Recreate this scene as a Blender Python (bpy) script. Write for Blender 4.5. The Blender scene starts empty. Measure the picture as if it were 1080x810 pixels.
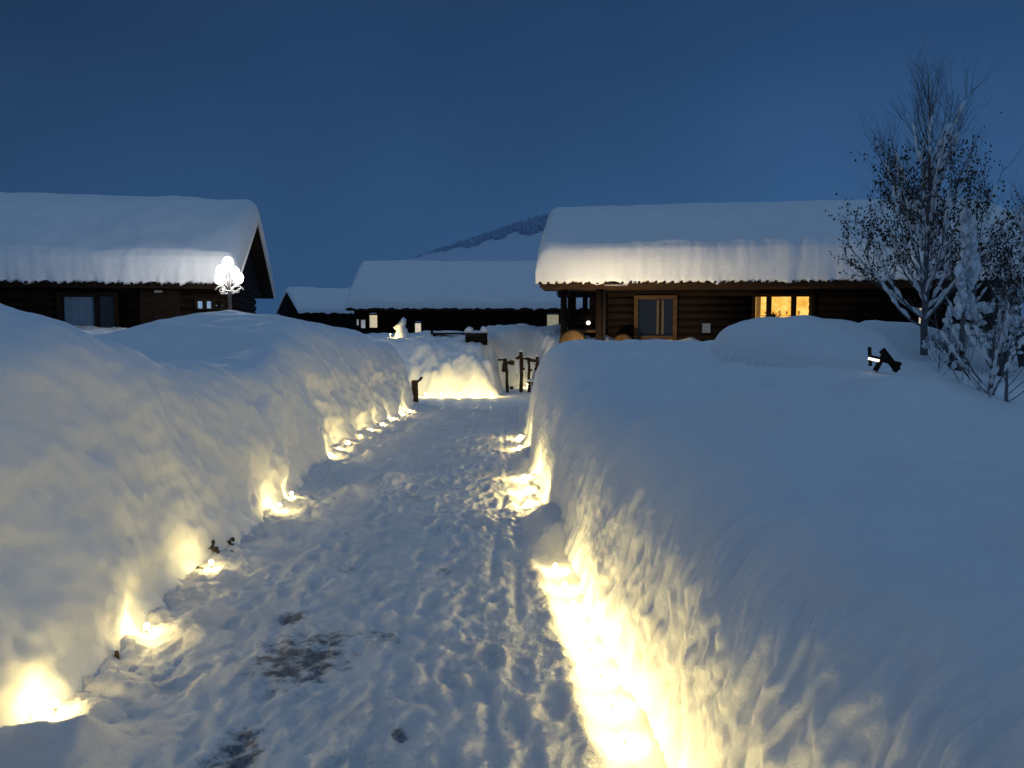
import bpy, bmesh, math, random
import numpy as np
from mathutils import Vector, Matrix

S = bpy.context.scene
COL = S.collection
rad = math.radians
random.seed(7)

# ------------------------------------------------------------------ camera
CAM_H = 1.65
FPX = 811.0
PITCH = rad(3.9)
cam_d = bpy.data.cameras.new('camera')
cam = bpy.data.objects.new('camera', cam_d)
COL.objects.link(cam)
cam.location = (0, 0, CAM_H)
cam.rotation_euler = (rad(90) - PITCH, 0, 0)
cam_d.sensor_width = 36
cam_d.lens = 36 * FPX / 1080
cam_d.clip_start = 0.05
cam_d.clip_end = 3000
S.camera = cam

# ------------------------------------------------------------------ exposure
S.view_settings.view_transform = 'Standard'
S.view_settings.look = 'None'
S.view_settings.exposure = 0.0
S.view_settings.gamma = 1.0
S.cycles.use_denoising = True
try:
    S.cycles.denoiser = 'OPENIMAGEDENOISE'
except Exception:
    pass
S.cycles.max_bounces = 6
S.cycles.diffuse_bounces = 4
S.cycles.sample_clamp_indirect = 4.0
S.cycles.use_light_tree = True
S.cycles.volume_step_rate = 2.0
S.cycles.transparent_max_bounces = 8

# ------------------------------------------------------------------ twilight sky
W = bpy.data.worlds.new('World')
S.world = W
W.use_nodes = True
nt = W.node_tree
nt.nodes.clear()


def wn(t, **k):
    n = nt.nodes.new(t)
    for a, b in k.items():
        setattr(n, a, b)
    return n


tc = wn('ShaderNodeTexCoord')
sep = wn('ShaderNodeSeparateXYZ')
nt.links.new(tc.outputs['Generated'], sep.inputs[0])
# height gradient
rz = wn('ShaderNodeValToRGB')
nt.links.new(sep.outputs['Z'], rz.inputs[0])
cr = rz.color_ramp
cr.elements[0].position = 0.0
cr.elements[0].color = (0.036, 0.100, 0.232, 1)
cr.elements[1].position = 1.0
cr.elements[1].color = (0.130, 0.228, 0.368, 1)
for p, c in ((0.10, (0.034, 0.094, 0.212)), (0.20, (0.027, 0.077, 0.182)), (0.32, (0.0185, 0.056, 0.140)), (0.42, (0.0155, 0.047, 0.120)), (0.62, (0.076, 0.142, 0.256))):
    e = cr.elements.new(p)
    e.color = (*c, 1)
# afterglow of the sunset, behind the camera
ry = wn('ShaderNodeMapRange', interpolation_type='SMOOTHSTEP')
nt.links.new(sep.outputs['Y'], ry.inputs[0])
ry.inputs[1].default_value = 0.25
ry.inputs[2].default_value = -1.0
ry.inputs[3].default_value = 0.0
ry.inputs[4].default_value = 1.0
mx = wn('ShaderNodeMix', data_type='RGBA')
nt.links.new(ry.outputs[0], mx.inputs[0])
nt.links.new(rz.outputs[0], mx.inputs[6])
mx.inputs[7].default_value = (0.088, 0.160, 0.270, 1)
# slightly brighter to the right, uneven thin cloud
rx = wn('ShaderNodeMapRange')
nt.links.new(sep.outputs['X'], rx.inputs[0])
rx.inputs[1].default_value = -0.6
rx.inputs[2].default_value = 0.35
rx.inputs[3].default_value = 0.74
rx.inputs[4].default_value = 1.12
nz = wn('ShaderNodeTexNoise')
nz.inputs['Scale'].default_value = 2.2
nz.inputs['Detail'].default_value = 4
nt.links.new(tc.outputs['Generated'], nz.inputs['Vector'])
nr = wn('ShaderNodeMapRange')
nt.links.new(nz.outputs[0], nr.inputs[0])
nr.inputs[1].default_value = 0.3
nr.inputs[2].default_value = 0.7
nr.inputs[3].default_value = 0.88
nr.inputs[4].default_value = 1.11
mm = wn('ShaderNodeMath', operation='MULTIPLY')
nt.links.new(rx.outputs[0], mm.inputs[0])
nt.links.new(nr.outputs[0], mm.inputs[1])
bg = wn('ShaderNodeBackground')
nt.links.new(mx.outputs[2], bg.inputs[0])
nt.links.new(mm.outputs[0], bg.inputs[1])
wo = wn('ShaderNodeOutputWorld')
nt.links.new(bg.outputs[0], wo.inputs[0])


# ------------------------------------------------------------------ helpers
def at(px, py, d):
    """world point seen at photo pixel (1080x810) at forward distance y = d"""
    u = (px - 540) / FPX
    v = (405 - py) / FPX
    c, s = math.cos(PITCH), math.sin(PITCH)
    dy = c + v * s
    dz = -s + v * c
    k = d / dy
    return Vector((u * k, d, CAM_H + dz * k))


_rng = np.random.RandomState(11)
_perm = _rng.permutation(256)
_perm = np.concatenate([_perm, _perm, _perm])
_g = _rng.normal(size=(256, 3))
_g /= np.linalg.norm(_g, axis=1)[:, None]


def pn(x, y, z=0.0):
    """gradient noise, about -0.6..0.6"""
    x, y, z = np.broadcast_arrays(np.asarray(x, float), np.asarray(y, float), np.asarray(z, float))
    xi = np.floor(x).astype(int); yi = np.floor(y).astype(int); zi = np.floor(z).astype(int)
    xf, yf, zf = x - xi, y - yi, z - zi
    f = lambda t: t * t * t * (t * (t * 6 - 15) + 10)
    u, v, w = f(xf), f(yf), f(zf)
    xi &= 255; yi &= 255; zi &= 255
    out = 0
    for a in (0, 1):
        for b in (0, 1):
            for c in (0, 1):
                h = _perm[_perm[_perm[xi + a] + yi + b] + zi + c]
                g = _g[h]
                d = g[..., 0] * (xf - a) + g[..., 1] * (yf - b) + g[..., 2] * (zf - c)
                out = out + d * (u if a else 1 - u) * (v if b else 1 - v) * (w if c else 1 - w)
    return out


def fbm(x, y, z=0.0, o=4, gain=0.5):
    s, a, f = 0, 1, 1
    for i in range(o):
        s = s + a * pn(np.asarray(x) * f + 17 * i, np.asarray(y) * f + 5 * i, np.asarray(z) * f)
        a *= gain
        f *= 2.03
    return s


def sst(a, b, x):
    t = np.clip((x - a) / (b - a), 0, 1)
    return t * t * (3 - 2 * t)


def gauss(x, y, cx, cy, rx_, ry_=None):
    ry_ = ry_ or rx_
    return np.exp(-(((x - cx) / rx_) ** 2 + ((y - cy) / ry_) ** 2))


def link(o, parent=None):
    COL.objects.link(o)
    if parent is not None:
        o.parent = parent
    return o


def tag(o, label=None, cat=None, group=None, kind=None):
    if label: o['label'] = label
    if cat: o['category'] = cat
    if group: o['group'] = group
    if kind: o['kind'] = kind
    return o


def empty(name, loc, rotz=0.0, label=None, cat=None, group=None):
    o = bpy.data.objects.new(name, None)
    o.location = loc
    o.rotation_euler = (0, 0, rotz)
    link(o)
    return tag(o, label, cat, group)


def grid_mesh(name, X, Y, Z, mat, keep=None, parent=None, smooth=True):
    """a sheet from 2-D arrays; keep: face mask"""
    r, c = X.shape
    co = np.stack([X, Y, Z], -1).reshape(-1, 3)
    idx = np.arange(r * c).reshape(r, c)
    f = np.stack([idx[:-1, :-1], idx[:-1, 1:], idx[1:, 1:], idx[1:, :-1]], -1).reshape(-1, 4)
    if keep is not None:
        f = f[keep.reshape(-1)]
    me = bpy.data.meshes.new(name)
    me.vertices.add(len(co))
    me.vertices.foreach_set('co', co.astype(np.float32).ravel())
    n = len(f)
    me.loops.add(n * 4)
    me.loops.foreach_set('vertex_index', f.astype(np.int32).ravel())
    me.polygons.add(n)
    me.polygons.foreach_set('loop_start', np.arange(0, n * 4, 4, dtype=np.int32))
    me.polygons.foreach_set('loop_total', np.full(n, 4, dtype=np.int32))
    me.polygons.foreach_set('use_smooth', np.full(n, smooth))
    me.update(calc_edges=True)
    me.validate()
    me.materials.append(mat)
    return link(bpy.data.objects.new(name, me), parent)


class MB:
    """collects boxes, tubes and blobs into one mesh"""
    def __init__(self):
        self.v = []; self.f = []; self.sm = []

    def add(self, vs, fs, smooth=False):
        b = len(self.v)
        self.v += [tuple(p) for p in vs]
        self.f += [tuple(i + b for i in q) for q in fs]
        self.sm += [smooth] * len(fs)
        return self

    def box(self, c, s, M=None):
        x, y, z = s[0] / 2, s[1] / 2, s[2] / 2
        vs = [Vector((a, b, d)) for a in (-x, x) for b in (-y, y) for d in (-z, z)]
        if M is not None:
            vs = [M @ p for p in vs]
        c = Vector(c)
        vs = [p + c for p in vs]
        return self.add(vs, [(0, 1, 3, 2), (4, 6, 7, 5), (0, 4, 5, 1), (2, 3, 7, 6), (0, 2, 6, 4), (1, 5, 7, 3)])

    def tube(self, pts, rs, n=8, cap=True):
        pts = [Vector(p) for p in pts]
        if not hasattr(rs, '__len__'): rs = [rs] * len(pts)
        vs = []; fs = []
        up = Vector((0.13, 0.21, 0.97))
        for i, p in enumerate(pts):
            a = pts[max(0, i - 1)]; b = pts[min(len(pts) - 1, i + 1)]
            t = (b - a)
            if t.length < 1e-9: t = Vector((0, 0, 1))
            t.normalize()
            s = t.cross(up)
            if s.length < 0.05: s = t.cross(Vector((1, 0, 0)))
            s.normalize(); q = t.cross(s)
            for k in range(n):
                an = 2 * math.pi * k / n
                vs.append(p + (s * math.cos(an) + q * math.sin(an)) * rs[i])
        for i in range(len(pts) - 1):
            for k in range(n):
                k2 = (k + 1) % n
                fs.append((i * n + k, i * n + k2, (i + 1) * n + k2, (i + 1) * n + k))
        if cap:
            fs.append(tuple(range(n - 1, -1, -1)))
            fs.append(tuple((len(pts) - 1) * n + k for k in range(n)))
        return self.add(vs, fs, True)

    def blob(self, c, r, lump=0.15, seed=0, n=16, freq=1.6, flat=None):
        """uneven rounded lump; r = (rx, ry, rz)"""
        c = Vector(c)
        vs = []; fs = []
        m = n // 2 + 1
        for i in range(m):
            th = math.pi * i / (m - 1)
            for k in range(n):
                ph = 2 * math.pi * k / n
                d = Vector((math.sin(th) * math.cos(ph), math.sin(th) * math.sin(ph), math.cos(th)))
                g = 1 + lump * 2 * float(fbm(d.x * freq + seed * 3.1, d.y * freq + seed, d.z * freq, 2))
                p = Vector((d.x * r[0] * g, d.y * r[1] * g, d.z * r[2] * g))
                if flat is not None and p.z < flat: p.z = flat
                vs.append(c + p)
        for i in range(m - 1):
            for k in range(n):
                k2 = (k + 1) % n
                fs.append((i * n + k, (i + 1) * n + k, (i + 1) * n + k2, i * n + k2))
        return self.add(vs, fs, True)

    def build(self, name, mat, parent=None, bevel=0.0):
        me = bpy.data.meshes.new(name)
        me.from_pydata(self.v, [], self.f)
        me.polygons.foreach_set('use_smooth', self.sm)
        me.update()
        me.materials.append(mat)
        o = link(bpy.data.objects.new(name, me), parent)
        if bevel:
            md = o.modifiers.new('bevel', 'BEVEL')
            md.width = bevel; md.segments = 2; md.limit_method = 'ANGLE'
        return o


# ------------------------------------------------------------------ materials
def newmat(name):
    m = bpy.data.materials.new(name)
    m.use_nodes = True
    t = m.node_tree
    return m, t, t.nodes['Principled BSDF']


def N(t, ty, **k):
    n = t.nodes.new(ty)
    for a, b in k.items():
        setattr(n, a, b)
    return n


def noise_tex(t, scale, detail=5, rough=0.55, vec=None, stretch=None):
    n = N(t, 'ShaderNodeTexNoise')
    n.inputs['Scale'].default_value = scale
    n.inputs['Detail'].default_value = detail
    n.inputs['Roughness'].default_value = rough
    g = N(t, 'ShaderNodeNewGeometry') if vec is None else None
    src = g.outputs['Position'] if vec is None else vec
    if stretch:
        mp = N(t, 'ShaderNodeMapping')
        mp.inputs['Scale'].default_value = stretch
        t.links.new(src, mp.inputs[0])
        src = mp.outputs[0]
    t.links.new(src, n.inputs['Vector'])
    return n


def ramp(t, src, stops):
    r = N(t, 'ShaderNodeValToRGB')
    t.links.new(src, r.inputs[0])
    el = r.color_ramp.elements
    el[0].position, el[0].color = stops[0][0], (*stops[0][1], 1)
    el[1].position, el[1].color = stops[-1][0], (*stops[-1][1], 1)
    for p, c in stops[1:-1]:
        e = el.new(p); e.color = (*c, 1)
    return r


def bump(t, b, src, dist, strength=1.0, prev=None):
    n = N(t, 'ShaderNodeBump')
    n.inputs['Strength'].default_value = strength
    n.inputs['Distance'].default_value = dist
    t.links.new(src, n.inputs['Height'])
    if prev is not None:
        t.links.new(prev.outputs[0], n.inputs['Normal'])
    t.links.new(n.outputs[0], b.inputs['Normal'])
    return n


def snow_mat(name, c0, c1, fine=0.004, sss=0.0, grain=110):
    m, t, b = newmat(name)
    n1 = noise_tex(t, 1.7, 5)
    r = ramp(t, n1.outputs[0], [(0.3, c0), (0.7, c1)])
    t.links.new(r.outputs[0], b.inputs['Base Color'])
    b.inputs['Roughness'].default_value = 0.62
    b.inputs['Specular IOR Level'].default_value = 0.25
    if sss:
        b.inputs['Subsurface Weight'].default_value = sss
        b.inputs['Subsurface Radius'].default_value = (1.0, 0.9, 0.75)
        b.inputs['Subsurface Scale'].default_value = 0.09
    n2 = noise_tex(t, 14, 6, 0.6)
    n3 = noise_tex(t, grain, 3, 0.6)
    b1 = bump(t, b, n2.outputs[0], fine * 4, 0.6)
    bump(t, b, n3.outputs[0], fine, 0.7, b1)
    return m


M_BANK = snow_mat('bank snow', (0.80, 0.82, 0.86), (0.86, 0.87, 0.89), sss=0.7)
M_ROOF = snow_mat('roof snow', (0.80, 0.82, 0.86), (0.86, 0.87, 0.89), fine=0.004, grain=30)


def path_mat():
    m, t, b = newmat('trodden snow')
    n1 = noise_tex(t, 2.2, 8, 0.65)
    base = ramp(t, n1.outputs[0], [(0.3, (0.72, 0.71, 0.72)), (0.5, (0.82, 0.81, 0.82)), (0.72, (0.88, 0.87, 0.88))])
    # patches trodden through to dark gravel and ice: where the attribute 'bare' says
    at_ = N(t, 'ShaderNodeAttribute', attribute_name='bare')
    n2 = noise_tex(t, 13, 8, 0.7, stretch=(1, 1.0, 1))
    ad = N(t, 'ShaderNodeMath', operation='ADD')
    t.links.new(at_.outputs['Fac'], ad.inputs[0])
    t.links.new(n2.outputs[0], ad.inputs[1])
    mr = N(t, 'ShaderNodeMapRange', interpolation_type='SMOOTHSTEP')
    t.links.new(ad.outputs[0], mr.inputs[0])
    mr.inputs[1].default_value = 0.90
    mr.inputs[2].default_value = 1.14
    n3 = noise_tex(t, 60, 4, 0.7)
    dark = ramp(t, n3.outputs[0], [(0.35, (0.09, 0.10, 0.12)), (0.65, (0.26, 0.26, 0.28))])
    mx_ = N(t, 'ShaderNodeMix', data_type='RGBA')
    t.links.new(mr.outputs[0], mx_.inputs[0])
    t.links.new(base.outputs[0], mx_.inputs[6])
    t.links.new(dark.outputs[0], mx_.inputs[7])
    t.links.new(mx_.outputs[2], b.inputs['Base Color'])
    b.inputs['Roughness'].default_value = 0.5
    b.inputs['Specular IOR Level'].default_value = 0.35
    b.inputs['Subsurface Weight'].default_value = 0.6
    b.inputs['Subsurface Radius'].default_value = (1.0, 0.9, 0.75)
    b.inputs['Subsurface Scale'].default_value = 0.05
    na = noise_tex(t, 26, 7, 0.7)
    nb = noise_tex(t, 130, 3, 0.6)
    b1 = bump(t, b, na.outputs[0], 0.022, 0.8)
    bump(t, b, nb.outputs[0], 0.006, 0.8, b1)
    return m


M_PATH = path_mat()


def wood_mat(name, c0, c1, scale=3.0, stretch=(1, 1, 9), rough=0.8):
    m, t, b = newmat(name)
    tcn = N(t, 'ShaderNodeTexCoord')
    n1 = noise_tex(t, scale, 7, 0.65, vec=tcn.outputs['Object'], stretch=stretch)
    r = ramp(t, n1.outputs[0], [(0.3, c0), (0.7, c1)])
    t.links.new(r.outputs[0], b.inputs['Base Color'])
    b.inputs['Roughness'].default_value = rough
    b.inputs['Specular IOR Level'].default_value = 0.12
    bump(t, b, n1.outputs[0], 0.01, 0.6)
    return m


M_LOG = wood_mat('dark log wall', (0.005, 0.0028, 0.002), (0.014, 0.0075, 0.0045))
M_TRIM = wood_mat('window trim', (0.045, 0.026, 0.013), (0.10, 0.06, 0.032))
M_TRIMD = wood_mat('dark trim', (0.010, 0.006, 0.004), (0.026, 0.015, 0.009))
M_FASCIA = wood_mat('eaves board', (0.025, 0.013, 0.007), (0.06, 0.032, 0.016))
M_POST = wood_mat('weathered post', (0.014, 0.010, 0.007), (0.05, 0.035, 0.022), 8)
M_CUT = wood_mat('pale cut wood', (0.06, 0.034, 0.014), (0.13, 0.075, 0.032), 9, (1, 1, 1))


def plain(name, col, rough=0.6, metal=0.0, emit=None, es=0.0, bumpd=0.0):
    m, t, b = newmat(name)
    n1 = noise_tex(t, 9, 5)
    r = ramp(t, n1.outputs[0], [(0.3, tuple(c * 0.8 for c in col)), (0.7, tuple(min(1, c * 1.15) for c in col))])
    t.links.new(r.outputs[0], b.inputs['Base Color'])
    b.inputs['Roughness'].default_value = rough
    b.inputs['Metallic'].default_value = metal
    if emit:
        b.inputs['Emission Color'].default_value = (*emit, 1)
        b.inputs['Emission Strength'].default_value = es
    if bumpd:
        bump(t, b, n1.outputs[0], bumpd)
    return m


M_IRON = plain('cast iron', (0.05, 0.05, 0.055), 0.5, 0.6)
M_PIPE = plain('grey downpipe', (0.20, 0.15, 0.10), 0.5, 0.2)
M_GLASS_D = plain('dark window glass', (0.012, 0.016, 0.025), 0.08)
M_CURT = plain('grey curtain', (0.16, 0.15, 0.14), 0.9)
M_CURTB = plain('blue blind', (0.12, 0.20, 0.30), 0.5)  # plain blue base colour, no emission
M_PAPER = plain('pinned paper', (0.13, 0.17, 0.24), 0.8)
M_NET = plain('weakly lit lattice panel', (0.50, 0.46, 0.36), 0.9, emit=(0.36, 0.33, 0.2), es=0.6)  # weak glow put into the panel so it looks lit
M_BULB = plain('frosted warm bulb', (0.9, 0.85, 0.7), 0.4, emit=(1.0, 0.82, 0.42), es=30)
M_STAKE = plain('pale lamp stake', (0.6, 0.58, 0.52), 0.5)
M_GLOBE = plain('frosted white globe', (0.9, 0.9, 0.9), 0.4, emit=(1.0, 0.97, 0.88), es=16)
M_TUBE = plain('white lamp strip', (0.9, 0.9, 0.9), 0.4, emit=(1.0, 0.92, 0.74), es=1.6)
M_LEAF = plain('withered leaf', (0.035, 0.024, 0.018), 0.8)
M_TWIG = plain('frosted twig', (0.10, 0.10, 0.11), 0.9)
M_BARK = plain('frosted bark', (0.14, 0.14, 0.15), 0.9, bumpd=0.01)


def lit_mat(name, stops, es, scale=2.4, stretch=(1, 1, 1)):
    m, t, b = newmat(name)
    tcn = N(t, 'ShaderNodeTexCoord')
    n1 = noise_tex(t, scale, 5, 0.6, vec=tcn.outputs['Object'], stretch=stretch)
    r = ramp(t, n1.outputs[0], stops)
    t.links.new(r.outputs[0], b.inputs['Base Color'])
    t.links.new(r.outputs[0], b.inputs['Emission Color'])
    b.inputs['Emission Strength'].default_value = es
    return m


M_ROOM = lit_mat('lit room wall', [(0.32, (0.62, 0.28, 0.04)), (0.5, (0.88, 0.48, 0.08)), (0.68, (1.0, 0.68, 0.2))], 1.45, 3.2)
M_ROOM2 = lit_mat('lit curtain', [(0.35, (0.45, 0.36, 0.26)), (0.65, (0.9, 0.78, 0.6))], 0.9, 4, (4, 4, 0.5))


# ------------------------------------------------------------------ the lie of the snow
def xl_of(y):
    return np.interp(y, [-6, 1.5, 3.1, 3.9, 5, 6.9, 9, 10.7, 13, 15, 17], [-2.05, -1.98, -1.97, -1.98, -2.08, -2.14, -2.34, -2.42, -2.28, -2.12, -2.0])


def xr_of(y):
    return np.interp(y, [-6, 1.5, 2.9, 3.8, 5.2, 5.8, 6.4, 7.9, 11, 14, 17], [1.0, 0.76, 0.59, 0.55, 0.44, 0.34, 0.30, 0.26, 0.22, 0.30, 0.38])


def field(x, y):
    """height of the untrodden snow"""
    x = np.asarray(x, float); y = np.asarray(y, float)
    left = 1.42 + 0.0 * x
    left = left + 0.40 * gauss(x, y, -3.3, 4.0, 1.2, 1.15) + 0.50 * gauss(x, y, -4.0, 12.0, 1.9, 2.6) + 0.22 * sst(-4, -9, x) * sst(7, 15, y)
    left = left + 0.10 * gauss(x, y, -2.6, 8.6, 0.8, 1.0) - 0.20 * gauss(x, y, -3.8, 7.4, 1.8, 1.5)
    right = 1.10 + 0.08 * sst(3.2, 7.0, y) + 0.29 * sst(8.0, 12.0, y)
    right = right + 0.17 * gauss(x, y, 3.3, 4.9, 1.2, 0.8) - 0.10 * gauss(x, y, 4.2, 7.0, 1.6, 1.0)
    d2 = np.sqrt(((x - 3.83) / 1.12) ** 2 + ((y - 10.2) / 1.2) ** 2)
    right = right + 0.47 * np.sqrt(np.clip(1 - d2 ** 2, 0, 1)) ** 0.85
    right = right + 0.34 * gauss(x, y, 5.3, 11.3, 0.75, 0.8) + 0.18 * gauss(x, y, 6.1, 11.6, 0.7) - 0.18 * gauss(x, y, 5.6, 8.4, 1.0, 0.8)
    right = right - 0.12 * sst(12, 17, y)
    right = right + 0.09 * fbm(x * 1.0, y * 0.8, 6.6, 2) * sst(0.9, 2.0, x)
    right = right - 0.16 * gauss(x, y, 2.2, 7.0, 1.1, 0.9) + 0.09 * gauss(x, y, 2.0, 4.3, 0.8, 0.8) - 0.10 * gauss(x, y, 4.4, 6.4, 1.6, 0.8)
    f = left + (right - left) * sst(-0.9, -0.1, x)
    far = 1.50 + 0.10 * fbm(x * 0.35, y * 0.35, 2.2, 3) + 0.22 * sst(-5, -9, x) * sst(30, 18, y)
    f = f + (far - f) * sst(15.5, 19, y)
    f = f + 0.19 * fbm(x * 0.6, y * 0.6, 0.7, 3) + 0.03 * fbm(x * 2.1, y * 2.1, 1.4, 3)
    return f


# lamps along the path: (side, y, power factor)
LAMPS_R = [(1.0, 0.9), (1.4, 0.8), (1.75, 0.8), (2.1, 0.75), (2.4, 0.7), (2.7, 0.7), (3.0, 0.75), (3.3, 0.8), (3.6, 0.85), (3.9, 0.85), (4.2, 0.85), (4.5, 0.85), (4.85, 0.85), (5.25, 0.8), (7.2, 0.9), (7.8, 1.3), (8.5, 1.3), (10.7, 1.1), (11.8, 1.2)]
LAMPS_L = [(3.1, 0.65), (3.93, 0.65), (5.05, 0.55), (6.75, 0.7), (7.25, 0.35), (9.8, 0.8), (10.3, 0.5), (10.9, 0.6), (11.6, 0.5), (12.3, 0.7), (13.1, 0.7), (13.9, 0.6), (14.7, 0.9), (15.3, 0.6)]

ys = np.concatenate([np.linspace(-6, 0.75, 70), np.exp(np.linspace(math.log(0.78), math.log(17.2), 900))])


def end_left(y, x):
    e = np.sqrt(np.clip(1 - (np.clip(y - 15.7, 0, None) / 1.0) ** 2, 0, 1))
    return e + (1 - e) * sst(5.5, 7.5, np.abs(x))


def end_right(y, x):
    e = np.sqrt(np.clip(1 - (np.clip(y - 15.2, 0, None) / 1.0) ** 2, 0, 1))
    return e + (1 - e) * sst(6.5, 8.5, np.abs(x))


BANKS = {}


def bank(side):
    s = -1 if side == 'l' else 1
    nphi, ntop = 175, 190
    phi = np.linspace(0, 1, nphi) ** 0.85 * math.pi / 2
    top = np.geomspace(0.012, 12.0, ntop)
    Yg = np.repeat(ys[:, None], nphi + ntop, 1)
    yy = ys
    wob = 0.07 * fbm(yy * 0.7, 3.3 if s > 0 else 8.1, 0, 3) + 0.02 * fbm(yy * 3, 1.3 if s > 0 else 4.1, 0, 3)
    base = (xr_of(yy) if s > 0 else xl_of(yy)) + wob
    if s > 0:
        Wd = np.interp(yy, [-6, 1, 2.5, 4, 6, 8, 16], [1.5, 1.45, 1.4, 1.3, 1.15, 1.05, 1.0])
    else:
        Wd = np.interp(yy, [-6, 2, 4, 6, 9, 16], [1.0, 0.95, 0.85, 0.8, 0.85, 0.8])
    lean = np.interp(yy, [-6, 3.5, 5.5, 8, 17], [0.20, 0.20, 0.18, 0.16, 0.16]) if s > 0 else np.interp(yy, [-6, 4, 7, 17], [0.22, 0.22, 0.16, 0.16])
    tb = (np.linspace(0, 1, nphi) ** 0.95)[None, :]
    b1x, b2x, b3x = lean[:, None] * 0.9, lean[:, None] + 0.04, Wd[:, None]
    wb = 3 * (1 - tb) ** 2 * tb * b1x + 3 * (1 - tb) * tb ** 2 * b2x + tb ** 3 * b3x
    hb = 3 * (1 - tb) ** 2 * tb * 0.80 + 3 * (1 - tb) * tb ** 2 * 1.0 + tb ** 3
    dxb = np.gradient(wb, axis=1); dzb = np.gradient(hb, axis=1) * 1.3
    wall_b = dzb / np.sqrt(dxb ** 2 + dzb ** 2 + 1e-12)
    w = np.concatenate([wb, Wd[:, None] + top[None, :]], 1)
    h = np.concatenate([hb * np.ones((len(yy), 1)), np.ones((len(yy), ntop))], 1)
    X = base[:, None] + s * w
    T = field(X, Yg)
    e = (end_right if s > 0 else end_left)(Yg, X)
    Z = T * h * e - 0.03 * (1 - h)
    X = X + s * (1 - e) * 0.5 * (w < 4)
    wallness = np.concatenate([wall_b * (1 - tb ** 6), np.zeros((len(yy), ntop))], 1)
    zone = np.concatenate([np.clip(1 - tb ** 3, 0, 1) ** 0.7 * np.ones((len(yy), 1)), np.zeros((len(yy), ntop))], 1)
    # lumps and runnels on the cut face, pushed along the face normal
    if s > 0:
        run = fbm(Yg * 5.0 + 0.3 * Z + 0.7 * pn(Yg * 3, Z * 3, 1.1), Z * 1.5, 3.1, 4, 0.55)
        run = -np.abs(run) + 0.25
        d = 0.07 * run * sst(0.45, 0.85, wallness) * sst(7.5, 4.5, Yg) * sst(1.0, 0.6, Z + 0.5 * pn(Yg * 2.2, Z * 1.0, 5.5))
        d = d + 0.022 * np.abs(fbm(Yg * 11, Z * 9, 4.2, 3, 0.6)) * sst(0.7, 0.3, Z + 0.4 * pn(Yg * 2.2, Z * 1.0, 8.5)) * sst(0.05, 0.25, Z) * zone
        d = d + 0.05 * fbm(Yg * 1.4, Z * 1.4, 7.7, 3) * zone
        d = d + 0.012 * fbm(Yg * 14, Z * 9, 1.7, 3) * zone
    else:
        big = fbm(Yg * 0.9 + 0.6 * Z, Z * 1.1, 9.1, 4, 0.55)
        run = fbm(Yg * 2.4, Z * 2.0, 4.4, 3, 0.45)
        d = (0.15 * big + 0.035 * run + 0.010 * fbm(Yg * 9, Z * 9, 2.2, 3)) * zone
        # spade-cut hollows
        d = d - 0.07 * sst(0.0, 0.35, pn(Yg * 1.3, Z * 1.6, 6.6)) * zone
    # melted hollows round the lamps
    for (ly, pw) in (LAMPS_R if s > 0 else LAMPS_L):
        r = 0.17 if s < 0 else 0.24
        if s > 0 and ly < 6: continue
        d = d - ((0.025 if ly < 9 else 0.05) if s < 0 else 0.10) * np.exp(-(((Yg - ly) / r) ** 2 + ((Z - 0.08) / 0.22) ** 2))
    nx = -s * (0.25 + 0.75 * wallness)
    nz_ = np.sqrt(1 - np.clip(np.abs(nx), 0, 1) ** 2)
    fade = zone * e
    X = X + nx * d * fade / np.maximum(zone, 1e-3) * (zone > 0)
    Z = Z + nz_ * d * 0.6 * (zone > 0) * e
    # crumbled foot
    foot = np.exp(-(Z / 0.10) ** 2) * (w < 0.5)
    X = X - s * foot * (0.05 + 0.06 * np.abs(fbm(Yg * 5, 2.2 * s, 0, 3))) * (np.where(Yg < 6, 0.3, 1.0) if s > 0 else 1.0)
    if s > 0:
        X2, Y2, Z2 = X, Yg, Z
    else:
        X2, Y2, Z2 = X[:, ::-1], Yg[:, ::-1], Z[:, ::-1]
    o = grid_mesh('snow_bank', X2, Y2, Z2, M_BANK)
    BANKS[side] = o
    return tag(o, kind='structure')


bank('l')
bank('r')

# ------------------------------------------------------------------ trodden path
nc = 270
tt = np.linspace(0, 1, nc)
xa = xl_of(ys) - 0.22
xb = xr_of(ys) + 0.25
PX = xa[:, None] + (xb - xa)[:, None] * tt[None, :]
PY = np.repeat(ys[:, None], nc, 1)


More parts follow.
